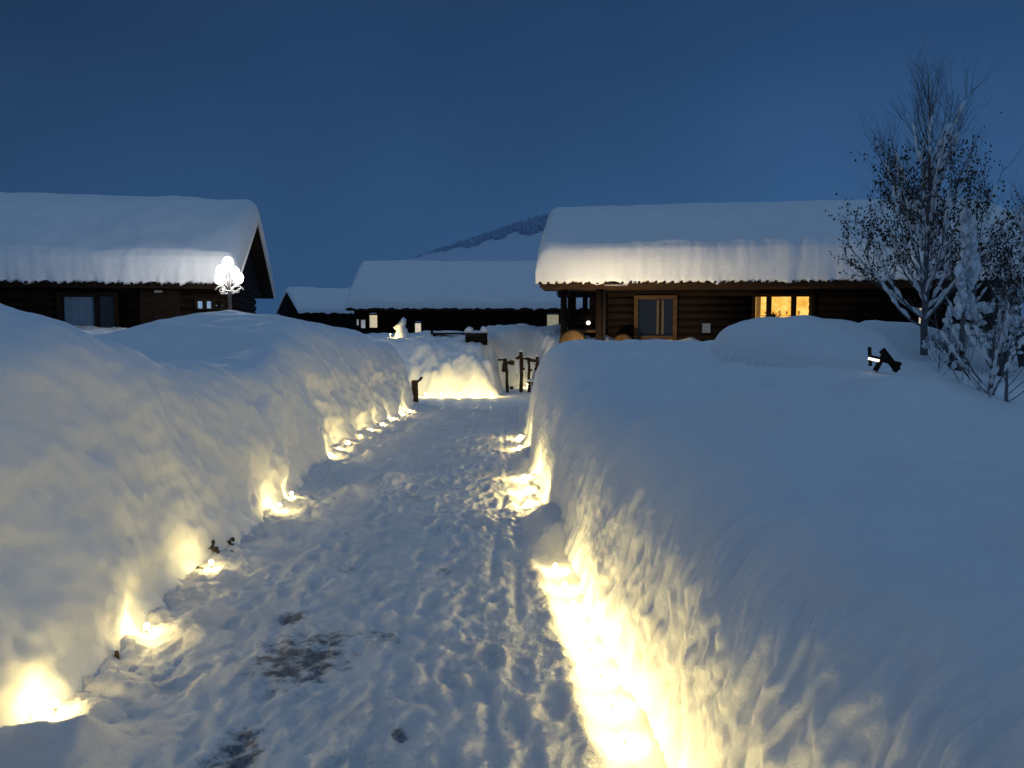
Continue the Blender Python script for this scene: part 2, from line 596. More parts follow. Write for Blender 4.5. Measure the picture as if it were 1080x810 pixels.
def path_h(x, y):
    w = fbm(x * 2.2, y * 1.5, 0.3, 3)
    l1 = fbm(x * 7 + 2 * w, y * 5, 1.1, 4, 0.6)
    l2 = np.abs(fbm(x * 4.5, y * 3.4, 8.2, 3, 0.6))
    l3 = fbm(x * 17, y * 13, 4.1, 3, 0.6)
    l4 = fbm(x * 34, y * 28, 2.1, 2, 0.6)
    z = 0.018 * w + 0.008 * l1 - 0.008 * np.clip(l2 - 0.05, 0, 0.35) + 0.009 * l3 + 0.004 * l4
    # boot prints
    rs = np.random.RandomState(5)
    for i in range(330):
        fy = math.exp(rs.uniform(math.log(2.0), math.log(15)))
        fx = rs.uniform(-1.7, 0.05) + 0.25 * rs.normal() * 0.3
        a = rs.normal() * 0.3
        m = (np.abs(y - fy) < 0.3) & (np.abs(x - fx) < 0.3)
        if not m.any(): continue
        dx = (x[m] - fx) * math.cos(a) - (y[m] - fy) * math.sin(a)
        dy = (x[m] - fx) * math.sin(a) + (y[m] - fy) * math.cos(a)
        q = (dx / 0.055) ** 2 + (dy / 0.14) ** 2
        z[m] += -0.011 * np.exp(-q ** 2) + 0.004 * np.exp(-((np.sqrt(q) - 1.35) / 0.3) ** 2)
    z *= 1 - 0.75 * sst(0.30, 0.20, xr_of(y) - x) * sst(6.0, 5.5, y)
    # sledge runner grooves near the right edge
    for gx, dep in ((-0.10, 0.02), (0.07, 0.015), (-0.62, 0.012)):
        c = gx + 0.04 * np.sin(y * 0.9) + 0.025 * fbm(y * 1.2, gx, 0, 2)
        z -= dep * np.exp(-((x - c) / 0.035) ** 2) * sst(-0.25, 0.25, pn(y * 0.8, gx * 9, 3))
    # shoulders of loose snow
    z += 0.09 * sst(0.45, 0.0, x - xl_of(y)) * (0.6 + 0.8 * np.abs(fbm(x * 4, y * 3, 3.3, 4, 0.6)))
    z += 0.05 * sst(5.5, 6.2, y) * sst(0.22, 0.05, xr_of(y) - x) * (0.5 + np.abs(fbm(x * 4, y * 2, 6.3, 3)))
    # bridge of snow between the lit hollows on the right
    z += 0.16 * np.exp(-((y - 6.15) / 0.5) ** 4) * sst(-0.12, 0.15, x - (xr_of(y) - 0.17))
    z += 0.10 * np.exp(-((y - 9.8) / 0.6) ** 4) * sst(-0.12, 0.15, x - (xr_of(y) - 0.17))
    # lip of snow on the path side of the lit trench
    lipx = xr_of(y) - 0.28 + 0.03 * fbm(y * 2.5, 7.7, 0, 2)
    z += (0.018 + 0.025 * fbm(y * 4, x * 4, 2.7, 3)) * np.exp(-((x - lipx) / 0.06) ** 2) * sst(5.9, 5.4, y)
    z -= 0.02 * np.exp(-((x - xr_of(y) + 0.13) / 0.09) ** 2) * sst(5.9, 5.4, y)
    # chunks fallen on the left
    for i in range(60):
        cy_ = math.exp(rs.uniform(math.log(2.2), math.log(14)))
        cx_ = float(xl_of(cy_)) + 0.12 + abs(rs.normal()) * 0.22
        r = rs.uniform(0.03, 0.09)
        m = (np.abs(y - cy_) < 0.35) & (np.abs(x - cx_) < 0.35)
        if not m.any(): continue
        q = ((x[m] - cx_) / r) ** 2 + ((y[m] - cy_) / (r * 1.2)) ** 2
        z[m] += 0.5 * r * np.exp(-q ** 1.5)
    # the big heap beside the left bank
    z += 0.12 * gauss(x, y, -1.62, 7.6, 0.16, 0.42) + 0.10 * gauss(x, y, -1.4, 8.4, 0.2, 0.4)
    z += 0.14 * gauss(x, y, -1.62, 2.7, 0.16, 0.30) + 0.12 * gauss(x, y, -1.85, 2.78, 0.2, 0.12)
    return z


PZ = path_h(PX, PY)
bare = np.zeros_like(PX)
for px, py, rxp, ryp, am in ((318, 690, 0.34, 0.30, 0.60), (310, 648, 0.12, 0.07, 0.66), (352, 678, 0.12, 0.08, 0.55), (405, 668, 0.16, 0.10, 0.50), (300, 705, 0.12, 0.06, 0.64), (335, 672, 0.12, 0.05, 0.62),
                             (255, 775, 0.12, 0.13, 0.60), (245, 795, 0.16, 0.08, 0.62), (420, 770, 0.06, 0.05, 0.55), (170, 720, 0.07, 0.12, 0.42), (440, 690, 0.2, 0.1, 0.42),
                             (463, 560, 0.08, 0.10, 0.48), (470, 600, 0.10, 0.08, 0.50), (365, 562, 0.08, 0.12, 0.45), (370, 600, 0.16, 0.1, 0.45), (440, 520, 0.2, 0.3, 0.44), (385, 800, 0.3, 0.2, 0.42)):
    p = at(px, py, 1.0)
    k = CAM_H / (CAM_H - p.z)
    cx, cy = p.x * k, k
    bare = np.maximum(bare, am * gauss(PX, PY, cx, cy, rxp * 1.3, ryp * 2.2))
bare = bare + 0.06 * fbm(PX * 1.1, PY * 0.8, 9, 3)
PZ = PZ - 0.02 * np.clip(bare * 2, 0, 1)
path = grid_mesh('path', PX, PY, PZ, M_PATH)
tag(path, kind='structure')
a_ = path.data.attributes.new('bare', 'FLOAT', 'POINT')
a_.data.foreach_set('value', bare.astype(np.float32).ravel())


# ------------------------------------------------------------------ far bank with its opening
def far_h(x, y):
    F = field(x, y)
    wx = x + 0.30 * fbm(y * 1.3, x * 1.3, 4.4, 3)
    wy = y + 0.55 * fbm(x * 0.7, y * 0.7, 1.9, 2, 0.4) + 0.16 * fbm(x * 2.2, y * 2.2, 5.9, 3, 0.55) + 0.25 * np.abs(x + 1.4) * 0.0
    front = sst(19.7, 21.4, wy + 0.30 * sst(-0.9, -0.3, x) * 0)
    # a higher rounded brow
    lane = (1 - sst(-0.30, -0.85, wx) - sst(0.62, 1.1, wx)).clip(0, 1) * sst(24.2, 23.0, y)
    cross = sst(8.0, 6.0, np.abs(x + 0.5))
    lo = 0.02 * fbm(x * 4, y * 4, 0, 3)
    k = front * (1 - lane)
    k = 1 - (1 - k) * np.where(y < 19.75 + 1, cross, np.maximum(cross, 0))
    k = np.where(y < 16.3, k, k)
    z = lo + (F - lo) * (np.sin(np.clip(k, 0, 1) * math.pi / 2) ** 0.75)
    z = z + 0.17 * fbm(x * 1.7, y * 1.7, 3.3, 4) * sst(0.3, 0.9, k) - 0.15 * gauss(x, y, -1.6, 20.8, 0.9, 0.8)
    z = z + 0.28 * gauss(x, y, 0.9, 24.6, 1.3, 1.0) + 0.20 * gauss(x, y, -0.9, 26, 0.9, 0.8) + 0.25 * gauss(x, y, -0.2, 25.5, 0.8, 0.7)
    return z


fx = np.concatenate([np.linspace(-15, -5.05, 80), np.arange(-5, 3.5, 0.035), np.linspace(3.6, 14, 80)])
fy = np.concatenate([np.arange(16.6, 24, 0.035), np.linspace(24.05, 30, 60)])
FX, FY = np.meshgrid(fx, fy)
FZ = far_h(FX, FY)
FZ = FZ - 0.04 * sst(17.3, 16.6, FY)
far = grid_mesh('snow_bank', FX, FY, FZ, M_BANK)
tag(far, kind='structure')

# open snowfield to the horizon
ax = np.concatenate([-np.geomspace(900, 16, 45), np.linspace(-15.5, 14.5, 110), np.geomspace(15, 900, 45)])
ay = np.concatenate([-np.geomspace(900, 7, 30), np.linspace(-6.5, 45, 150), np.geomspace(46, 1500, 50)])
GX, GY = np.meshgrid(ax, ay)
GZ = field(GX, GY) - 0.05 + 0.5 * fbm(GX * 0.02, GY * 0.02, 0, 3) * sst(30, 120, np.hypot(GX, GY))
cxm = (GX[:-1, :-1] + GX[1:, 1:]) / 2
cym = (GY[:-1, :-1] + GY[1:, 1:]) / 2
inside = ((cym > -5.8) & (cym < 17.0) & (cxm > -13.3) & (cxm < 11.8)) | ((cym >= 16.9) & (cym < 29.6) & (cxm > -14.6) & (cxm < 13.6))
g = grid_mesh('ground', GX, GY, GZ, M_ROOF, keep=~inside)
tag(g, kind='structure')


# ------------------------------------------------------------------ path lamps
def lamp_proto():
    root = empty('path_lamp', (0, 0, 0))
    MB().tube([(0, 0, -0.10), (0, 0, 0.055)], 0.006, 8).build('stake', M_STAKE, root)
    MB().tube([(0, 0, 0.054), (0, 0, 0.060), (0, 0, 0.066)], [0.009, 0.012, 0.010], 12).build('collar', M_STAKE, root)
    b = MB(); b.blob((0, 0, 0.080), (0.016, 0.016, 0.018), 0.0, 0, 14)
    b.build('bulb', M_BULB, root)
    return root


LP = lamp_proto()
used = [False]
WARM = (1.0, 0.75, 0.25)


def put_lamp(x, y, z, power, label):
    if not used[0]:
        r = LP; used[0] = True
    else:
        r = LP.copy(); COL.objects.link(r)
        for ch in [c for c in LP.children if c.type == 'MESH']:
            c = ch.copy(); COL.objects.link(c); c.parent = r
    r.location = (x, y, z)
    r['label'] = label; r['category'] = 'lamp'; r['group'] = 'small warm lamps set along the foot of the snow banks'
    ld = bpy.data.lights.new('bulb_light', 'POINT')
    ld.energy = power; ld.color = WARM; ld.shadow_soft_size = 0.035
    lo = bpy.data.objects.new('bulb_light', ld)
    COL.objects.link(lo); lo.parent = r; lo.location = (0, 0, 0.088)
    return r


ORD = ['nearest', 'second nearest', 'third nearest', 'fourth nearest', 'fifth nearest', 'sixth nearest', 'seventh nearest', 'seventh farthest', 'sixth farthest', 'fifth farthest', 'fourth farthest', 'third farthest', 'second farthest', 'very farthest']
LABR = ['%s lamp of the long glowing strip at the foot of the right bank' % q for q in ORD] + [
    'nearest of three lamps in the tall glow beyond the shadowed gap, right bank', 'middle lamp of three in the tall glow beyond the shadowed gap, right bank',
    'farthest of three lamps in the tall glow beyond the shadowed gap, right bank',
    'nearer lamp in the small uppermost glow of the right bank', 'farther lamp in the small uppermost glow of the right bank']
for (ly, pw), lb in zip(LAMPS_R, LABR):
    put_lamp(float(xr_of(ly)) - (0.13 if ly < 6 else 0.12), ly, (-0.055 if ly < 6 else -0.04), 5.8 * pw * (1.0 if ly < 6 else 2.2), lb)
LABL = ['nearest lamp at the foot of the left bank, glowing in the bottom left corner', 'second lamp of the left bank, in a round hollow beside a small stick',
        'third lamp of the left bank, below the dead twigs', 'lamp in the wide glow beside the heap of loose snow on the left',
        'dim lamp just behind the snow heap on the left', ] + ['%s lamp in the far row under the left bank' % q for q in ('nearest', 'second nearest', 'third nearest', 'fourth nearest', 'middle', 'fourth farthest', 'third farthest', 'second farthest', 'very farthest')]
for (ly, pw), lb in zip(LAMPS_L, LABL):
    put_lamp(float(xl_of(ly)) + (0.07 if ly < 9 else 0.06), ly, (0.03 if ly < 9 else -0.01), (4.6 if ly < 9 else 8.5) * pw, lb)
LABF = ['leftmost lamp at the foot of the far snow wall', 'lamp second from the left at the foot of the far snow wall', 'middle lamp at the foot of the far snow wall',
        'lamp second from the right at the foot of the far snow wall', 'rightmost lamp at the foot of the far snow wall, near the rustic rack']
for x, lb in zip((-2.2, -1.8, -1.35, -0.9, -0.5), LABF):
    put_lamp(x, 19.45, 0.0, 17.0, lb)
for x, y, p, lb in ((1.25, 18.9, 16, 'hidden lamp behind the far end of the right bank, lighting the yellow snow shoulder'), (3.4, 18.6, 16, 'lamp on the cross path before the right cabin, hidden by the bank'),
                    (0.45, 22.6, 5, 'lamp on the lane behind the rustic rack')):
    put_lamp(x, y, 0.02, p * 1.5, lb)


# added unseen flood lamp behind the right bank, standing in for the eave light source
FL = empty('added_floodlight', (1.7, 17.4, 0.35), 0, 'added unseen flood lamp behind the right bank, standing in for the light on the right cabin eave', 'added_floodlight')
MB().tube([(0, 0, -0.5), (0, 0, 0.02)], 0.02, 8).build('stake', M_IRON, FL)
_m = MB(); _m.tube([(0, -0.10, 0.02), (0, -0.02, 0.06), (0, 0.05, 0.10)], [0.05, 0.09, 0.10], 14); _m.build('housing', M_IRON, FL)
_m = MB(); _m.tube([(0, 0.052, 0.101), (0, 0.056, 0.103)], 0.085, 14); _m.build('lens', M_BULB, FL)
ld = bpy.data.lights.new('added_flood_beam', 'SPOT'); ld.energy = 560; ld.color = (1.0, 0.80, 0.50); ld.spot_size = rad(125); ld.spot_blend = 1.0; ld.shadow_soft_size = 0.08
lo = bpy.data.objects.new('added_flood_beam', ld); COL.objects.link(lo); lo.parent = FL; lo.location = (0, 0.15, 0.16)
lo.rotation_euler = Vector((0.45, 0.45, 0.80)).to_track_quat('-Z', 'Y').to_euler()


# ------------------------------------------------------------------ cabins
def log_wall(mb, x0, x1, z0, z1, openings, y=0.0, r=0.11):
    """stacked round logs along local x, cut round openings (xa, xb, za, zb)"""
    z = z0 + r
    k = 0
    while z < z1:
        segs = [(x0 - 0.0, x1 + 0.0)]
        for (xa_, xb_, za_, zb_) in openings:
            if z + r * 0.5 > za_ and z - r * 0.5 < zb_:
                ns = []
                for (a, b) in segs:
                    if xa_ > a and xb_ < b: ns += [(a, xa_), (xb_, b)]
                    elif xa_ <= a < xb_: ns += [(xb_, b)]
                    elif a < xb_ and xb_ >= b and xa_ < b: ns += [(a, xa_)]
                    else: ns += [(a, b)]
                segs = ns
        for (a, b) in segs:
            if b - a > 0.02:
                mb.tube([(a, y, z), (b, y, z)], r * 1.04 * (1 + 0.03 * math.sin(k * 2.7)), 10)
        z += r * 1.8
        k += 1
    return mb


def roof_snow(root, L, D, ez, rz_, thick, ridge_t, over, seed, x0=0.0, bulge=0.12, name='roof_snow', lumpy=0.05, nx=240):
    """snow lying on both slopes: closed profile swept along local x. D = front to back, ez/rz = eave/ridge board height"""
    prof = []
    hy = D / 2
    # bottom front eave -> up the face -> over the ridge -> down the back
    def add(y, z, k): prof.append((y, z, k))
    n = 10
    for i in range(n + 1):                      # eave face, bulging forward and rounding over
        a = i / n
        add(-bulge * math.sin(a * math.pi * 0.75) - 0.02, ez + thick * 0.86 * a, a)
    for i in range(1, 7):
        a = i / 6 * math.pi / 2
        add(-bulge * 0.7 + (1 - math.cos(a)) * 0.16, ez + thick * 0.86 + math.sin(a) * thick * 0.14 + (1 - math.cos(a)) * 0.16 * (rz_ - ez) / hy, 1)
    y1, z1 = prof[-1][0], prof[-1][1]
    yt, zt = hy, rz_ + ridge_t
    for i in range(1, 17):
        a = i / 16
        # slope slightly convex, rounding at the ridge
        yy_ = y1 + (yt - y1) * a
        add(yy_, z1 + (zt - z1) * (a - 0.0) + 0.10 * math.sin(a * math.pi) - (0.10 * a ** 8), 1)
    m = len(prof)
    back = [(2 * hy - y, z, k) for (y, z, k) in prof[::-1][1:]]
    prof += back
    P = np.array(prof)
    xs = np.concatenate([[0, 0.01, 0.05, 0.12, 0.22, 0.34], np.linspace(0.5, L - 0.5, nx), [L - 0.34, L - 0.22, L - 0.12, L - 0.05, L - 0.01, L]])
    ed = np.minimum(xs, L - xs)
    sh = 1 - np.sqrt(np.clip(1 - (1 - np.clip(ed / 0.34, 0, 1)) ** 2, 0, 1))   # 1 at the very end
    X = np.repeat((xs + x0)[:, None], len(P), 1)
    Y = np.repeat(P[None, :, 0], len(xs), 0)
    Z = np.repeat(P[None, :, 1], len(xs), 0)
    K = np.repeat(P[None, :, 2], len(xs), 0)
    nn = fbm(X * 0.6 + seed * 7, Y * 0.5, Z * 0.4, 4)
    st = fbm(X * 1.9 + seed * 3, Y * 0.12, Z * 0.15, 3, 0.55)
    face = (np.arange(len(P)) < n + 4)[None, :] * 1.0
    cy_ = (Y - hy)
    Y = Y + face * (0.055 * st + 0.06 * nn)
    Z = Z + (1 - face) * lumpy * 2.0 * nn
    Z = Z + face * K * 0.05 * nn
    # ragged lower lip
    lip = (np.arange(len(P)) < 3)[None, :] * 1.0
    Z = Z + lip * (0.12 * fbm(X * 2.3, seed, 0, 4, 0.65) + 0.05 * np.abs(fbm(X * 6, seed + 3, 0, 2))) - lip * 0.05
    # ends: pull towards the middle of the slab thickness
    zc = np.interp(np.abs(P[:, 0] - hy), [0, hy], [rz_, ez])[None, :] + 0.05
    Z = Z - sh[:, None] * (Z - zc) * 0.75 * (Z > zc)
    # closing bottom
    bot = np.array([(2 * hy + 0.02, ez - 0.0), (hy, rz_ - 0.0), (-0.02, ez - 0.0)])
    for (by, bz) in bot:
        X = np.concatenate([X, X[:, :1]], 1)
        Y = np.concatenate([Y, np.full((len(xs), 1), by)], 1)
        Z = np.concatenate([Z, np.full((len(xs), 1), bz)], 1)
    X = np.concatenate([X, X[:, :1]], 1); Y = np.concatenate([Y, Y[:, :1]], 1); Z = np.concatenate([Z, Z[:, :1]], 1)
    o = grid_mesh(name, X, Y, Z, M_ROOF, parent=root)
    # end caps
    me = o.data
    bmm = bmesh.new(); bmm.from_mesh(me)
    bmesh.ops.remove_doubles(bmm, verts=bmm.verts, dist=1e-4)
    be = [e for e in bmm.edges if e.is_boundary]
    bmesh.ops.holes_fill(bmm, edges=be, sides=0)
    bmesh.ops.recalc_face_normals(bmm, faces=bmm.faces)
    bmm.to_mesh(me); bmm.free()
    return o


def window(root, x0, x1, z0, z1, y, trim, pane_mat, mulls=(), tw=0.08, curtain=None):
    """frame (> pane, mullion, sill) standing in a wall opening"""
    f = MB()
    yo = y - 0.13
    f.box(((x0 + x1) / 2, yo, z1 + tw / 2), (x1 - x0 + 2 * tw, 0.07, tw))
    f.box(((x0 + x1) / 2, yo - 0.003, z0 - tw / 2), (x1 - x0 + 2 * tw, 0.075, tw))
    for xx in (x0 - tw / 2, x1 + tw / 2):
        f.box((xx, yo, (z0 + z1) / 2), (tw, 0.068, z1 - z0 - 0.004))
    w = f.build('window', trim, root, 0.006)
    MB().box(((x0 + x1) / 2, y - 0.04, (z0 + z1) / 2), (x1 - x0 + 0.02, 0.012, z1 - z0 + 0.02)).build('pane', pane_mat, w)
    for xm, mw in mulls:
        MB().box((xm, y - 0.09, (z0 + z1) / 2), (mw, 0.06, z1 - z0)).build('mullion', M_TRIMD, w)
    if curtain:
        for (a, b_, mt) in curtain:
            m = MB(); n = 14
            vs = []; 
            for i in range(n + 1):
                xx = a + (b_ - a) * i / n
                for zz in (z0 + 0.03, z1 - 0.03):
                    vs.append((xx, y - 0.056 - 0.006 * math.sin(i * 1.9), zz))
            fs = [(2 * i, 2 * i + 2, 2 * i + 3, 2 * i + 1) for i in range(n)]
            m.add(vs, fs, True)
            m.build('curtain', mt, w)
    return w


def gable(root, x, D, ez, rz_, y0=0.0, out=-1, mat=None):
    m = MB()
    n = 14
    for i in range(n):
        za = ez + (rz_ - ez) * i / n
        zb = ez + (rz_ - ez) * (i + 1) / n
        hw = (D / 2) * (1 - (i + 0.5) / n)
        m.tube([(x, y0 + D / 2 - hw, (za + zb) / 2), (x, y0 + D / 2 + hw, (za + zb) / 2)], (zb - za) * 0.62, 8)
    return m.build('gable', mat or M_LOG, root)


def roof_boards(root, L, D, ez, rz_, x0=0.0, th=0.07):
    m = MB()
    hy = D / 2
    sl = math.hypot(hy, rz_ - ez)
    an = math.atan2(rz_ - ez, hy)
    for sgn in (1, -1):
        M = Matrix.Rotation(an * sgn, 3, 'X')
        cy = hy - sgn * hy / 2
        m.box((x0 + L / 2, cy, (ez + rz_) / 2 - 0.045), (L - 0.12, sl, th), M)
    return m.build('roof', M_TRIMD, root)


# ---- right cabin -------------------------------------------------
TH = rad(-7)
O = at(565, 296, 20.0)
RC = empty('log_cabin', (O.x, O.y, 0), TH, 'dark log cabin on the right, thick roof snow, open porch and one window glowing orange', 'cabin')
ca, sa = math.cos(TH), math.sin(TH)


def loc(root, px, py, ly):
    """local x, z of photo pixel on the plane local y = ly of a root"""
    th = root.rotation_euler.z
    d0 = at(px, py, 1.0) - Vector((0, 0, CAM_H))
    o = Vector((0, 0, CAM_H)) - root.location
    c, s = math.cos(-th), math.sin(-th)
    ol = Vector((o.x * c - o.y * s, o.x * s + o.y * c, o.z))
    dl = Vector((d0.x * c - d0.y * s, d0.x * s + d0.y * c, d0.z))
    k = (ly - ol.y) / dl.y
    p = ol + dl * k
    return p.x, p.z


def rect(root, px0, px1, py0, py1, ly):
    a, zt = loc(root, px0, py0, ly)
    b, zb = loc(root, px1, py1, ly)
    return a, b, zb, zt


EZ = loc(RC, 570, 296, 0)[1]
RZ = loc(RC, 600, 214, 4.2)[1] - 0.72
LR = 12.6
DR = 8.4
roof_snow(RC, LR, DR, EZ - 0.03, RZ, 1.00, 0.72, 0.5, 1.0, bulge=0.10, lumpy=0.04)
roof_boards(RC, LR, DR, EZ, RZ)
WY = 1.3                                        # wall plane
xw = loc(RC, 641, 330, WY)[0]                   # enclosed part starts here
xe = LR - 0.5
lit = rect(RC, 796, 853, 313, 357, WY)
dk = rect(RC, 673, 709, 316, 354, WY)
sm_ = rect(RC, 967, 974, 325, 345, WY)
wall = MB()
log_wall(wall, xw, xe, 0, EZ + 0.15, [(*lit,), (*dk,), (*sm_,)], WY)
wall.build('wall', M_LOG, RC)
for xs_, ya_ in ((xw, WY + 0.2), (xe, WY - 0.12)):
    side = MB()
    for zz in np.arange(0.11, EZ + 0.2, 0.198):
        side.tube([(xs_, ya_, zz + 0.09), (xs_, DR - 1.2, zz + 0.09)], 0.112, 10)
    side.build('side_wall', M_LOG, RC)
gable(RC, xw, DR - 2.0, EZ + 0.3, RZ - 0.3, 1.0)
gable(RC, xe, DR - 2.0, EZ + 0.3, RZ - 0.3, 1.0)
# eaves board and rafters showing under the snow
m = MB(); m.box((LR / 2, 0.12, EZ - 0.10), (LR - 0.2, 0.05, 0.15)); m.build('fascia', M_FASCIA, RC)
m = MB(); m.box((LR / 2, WY * 0.55, EZ - 0.19), (LR - 0.3, WY * 0.9, 0.03)); m.build('soffit', M_FASCIA, RC)
m = MB()
for i in range(60):
    xx = 0.12 + (LR - 0.24) * i / 59
    m.tube([(xx, -0.05, EZ - 0.075), (xx, 0.8, EZ - 0.02)], 0.035, 8)
m.build('rafter_ends', M_TRIMD, RC)
# porch
px0, _ = loc(RC, 592, 330, 0.35)
px1, _ = loc(RC, 632, 330, 0.35)
for k, xx in enumerate((px0 + 0.06, px1)):
    MB().tube([(xx, 0.42, 0), (xx, 0.42, EZ - 0.2)], 0.10 if k else 0.085, 12).build('porch_post', M_TRIMD, RC)
MB().tube([(px0 + 0.06, 4.2, 0), (px0 + 0.06, 4.2, EZ + 0.4)], 0.09, 10).build('porch_post', M_TRIMD, RC)
MB().tube([(px0 + 0.45, 6.6, 0), (px0 + 0.45, 6.6, EZ + 0.2)], 0.09, 10).build('porch_post', M_TRIMD, RC)
a, b, z0_, z1_ = rect(RC, 592, 616, 346, 349, 0.42)
for dz_ in (0, -0.5):
    MB().tube([(a + 0.1, 0.42, z0_ + dz_), (b + 0.3, 0.42, z0_ + dz_)], 0.045, 8).build('porch_rail', M_TRIM, RC)
# porch back wall with opening through to the snow behind
hole = rect(RC, 607.5, 621.5, 313, 332, 3.0)
hole2 = rect(RC, 597.5, 600.5, 326, 333, 3.0)
hole3 = rect(RC, 602.5, 604.2, 326, 333, 3.0)
pw = MB()
log_wall(pw, px0 + 0.15, xw + 0.05, 0, EZ + 0.35, [hole, hole2, hole3], 3.0)
pw.build('porch_wall', M_LOG, RC)
MB().tube([(loc(RC, 637.5, 320, 0.9)[0], 0.9, 0), (loc(RC, 637.5, 320, 0.9)[0], 0.9, EZ - 0.22)], 0.035, 10).build('downpipe', M_PIPE, RC)
pipe = MB(); a, _ = loc(RC, 637, 300, 0.03); b, _ = loc(RC, 662, 300, 0.03)
pipe.tube([(a, 0.02, EZ - 0.12), (b, 0.02, EZ - 0.12)], 0.03, 8)
pipe.build('gutter', plain('pale gutter', (0.22, 0.20, 0.18)), RC)
# lit porch button lamp
a, z_ = loc(RC, 620.5, 340.5, 2.84)
MB().blob((a, 2.84, z_), (0.06, 0.04, 0.06), 0, 0, 10).build('porch_light', plain('small porch light', (0.9, 0.9, 0.8), emit=(1, 0.93, 0.78), es=3), RC)
# windows
window(RC, *dk, WY, M_TRIM, M_GLASS_D, mulls=((dk[0] + 0.62 * (dk[1] - dk[0]), 0.05),), tw=0.11,
       curtain=[(dk[0] + 0.54 * (dk[1] - dk[0]), dk[0] + 0.74 * (dk[1] - dk[0]), plain('dim curtain', (0.10, 0.075, 0.05)))])
m1 = loc(RC, 810, 330, WY)[0]; m2 = loc(RC, 836, 330, WY)[0]
gl = bpy.data.materials.new('window glass'); gl.use_nodes = True
b_ = gl.node_tree.nodes['Principled BSDF']; b_.inputs['Transmission Weight'].default_value = 1; b_.inputs['Roughness'].default_value = 0.0; b_.inputs['IOR'].default_value = 1.02
lw = window(RC, *lit, WY, M_TRIMD, gl, mulls=((m1, 0.13), (m2, 0.13)), tw=0.09)
# the room behind the glass
x0, x1, z0, z1 = lit
rm = MB()
yb = WY + 1.1
rm.box(((x0 + x1) / 2, yb, (z0 + z1) / 2), (x1 - x0 + 1.6, 0.05, z1 - z0 + 1.2))
rm.build('room_wall', M_ROOM, lw)
pl = MB()
rs = random.Random(3)
pxx = m1 + 0.22
for i in range(46):
    a = rs.uniform(-1.2, 1.2); r = rs.uniform(0.15, 0.5)
    p = Vector((pxx, WY + 0.55, z0 + 0.42)); q = p + Vector((math.sin(a) * r * 0.7, rs.uniform(-0.12, 0.12), math.cos(a) * r * 0.8))
    pl.tube([p, (p + q) / 2 + Vector((0, 0, 0.03)), q], [0.006, 0.018, 0.003], 5)
pl.tube([(pxx, WY + 0.55, z0), (pxx, WY + 0.55, z0 + 0.46)], 0.05, 8)
pl.build('house_plant', plain('indoor leaves', (0.10, 0.06, 0.015)), lw)
sh = MB()
sh.box(((x0 + x1) / 2 + 0.1, WY + 0.9, z0 + 0.62), (x1 - x0 + 0.2, 0.12, 0.02))
for i in range(4):
    xx = x0 + 0.85 + i * 0.17 + rs.uniform(-0.02, 0.02)
    sh.box((xx, WY + 0.9, z0 + 0.62 + 0.08), (0.05, 0.06, rs.uniform(0.08, 0.2)))
sh.build('shelf', plain('shelf things', (0.5, 0.3, 0.1), emit=(0.5, 0.25, 0.05), es=0.8), lw)
# lower blind in the right-hand light
bl = MB(); bl.box(((m2 + x1) / 2 + 0.03, WY + 0.05, z0 + (z1 - z0) * 0.28), (x1 - m2 - 0.08, 0.01, (z1 - z0) * 0.55)); 
bl.build('blind', lit_mat('half blind', [(0.3, (0.35, 0.16, 0.035)), (0.7, (0.45, 0.22, 0.05))], 0.6, 5), lw)
cu = MB(); cu.box((x0 + 0.11, WY + 0.06, (z0 + z1) / 2), (0.12, 0.02, z1 - z0)); 
cu.build('curtain', lit_mat('edge curtain', [(0.3, (0.25, 0.11, 0.025)), (0.7, (0.42, 0.2, 0.05))], 0.6, 9, (6, 1, 1)), lw)
window(RC, *sm_, WY, M_TRIMD, M_ROOM2, tw=0.05)
a, z_ = loc(RC, 745, 346, WY - 0.15)
ppr = MB(); ppr.box((a, WY - 0.15, z_), (0.21, 0.02, 0.25)); ppr.build('notice_board', M_PAPER, RC)

# round log ends lying by the porch
for (px, py, r, dd, lb) in ((604.5, 361, 0.33, 19.3, 'round pale log end lying under the porch rail, lit tan'), (657, 363, 0.29, 20.6, 'dim round log end beside the dark cabin window, half buried')):
    p = at(px, py, dd)
    root = empty('log', (p.x, p.y, p.z), rad(-8), lb, 'log', 'round log ends by the porch')
    lg = MB(); lg.tube([(0, -0.30, 0), (0, -0.31, 0), (0, 0.45, 0)], [r * 0.97, r, r], 22); lg.build('bark', M_POST, root)
    ce = MB(); ce.tube([(0, -0.335, 0), (0, -0.312, 0)], [r * 0.86, r * 0.93], 22); ce.build('cut_face', M_CUT, root)
    fl = MB(); fl.tube([(0, 0.1, -r), (0, 0.1, -p.z + 0.9)], 0.12, 8); fl.build('support', M_POST, root)

# ---- left cabin --------------------------------------------------
TL = rad(11)
O = at(236, 297, 18.0)
LC = empty('log_cabin', (O.x, O.y, 0), TL, 'dark log cabin on the left, its snowy gable behind the white street lamp', 'cabin')
EZ = loc(LC, 230, 297, 0)[1]
LL, DL = 11.0, 7.6
RZ = loc(LC, 246, 234, 3.8)[1] + 0.05
o = roof_snow(LC, LL + 0.35, DL, EZ - 0.02, RZ, 0.70, 0.68, 0.4, 4.0, x0=-LL, bulge=0.12, lumpy=0.05)
roof_boards(LC, LL + 0.35, DL, EZ, RZ, x0=-LL)
WY = 0.9
wl = rect(LC, 66, 123, 312, 350, WY)
sms = [rect(LC, a, b, 317, 325.5, WY) for (a, b) in ((209, 215), (218.5, 224), (228, 236))]
wall = MB(); log_wall(wall, -LL + 0.4, -0.25, 0, EZ + 0.25, [wl] + sms, WY)
wall.build('wall', M_LOG, LC)
side = MB()
for zz in np.arange(0.11, EZ + 0.15, 0.198):
    side.tube([(-0.25, WY - 0.1, zz + 0.09), (-0.25, DL - 0.9, zz + 0.09)], 0.112, 10)
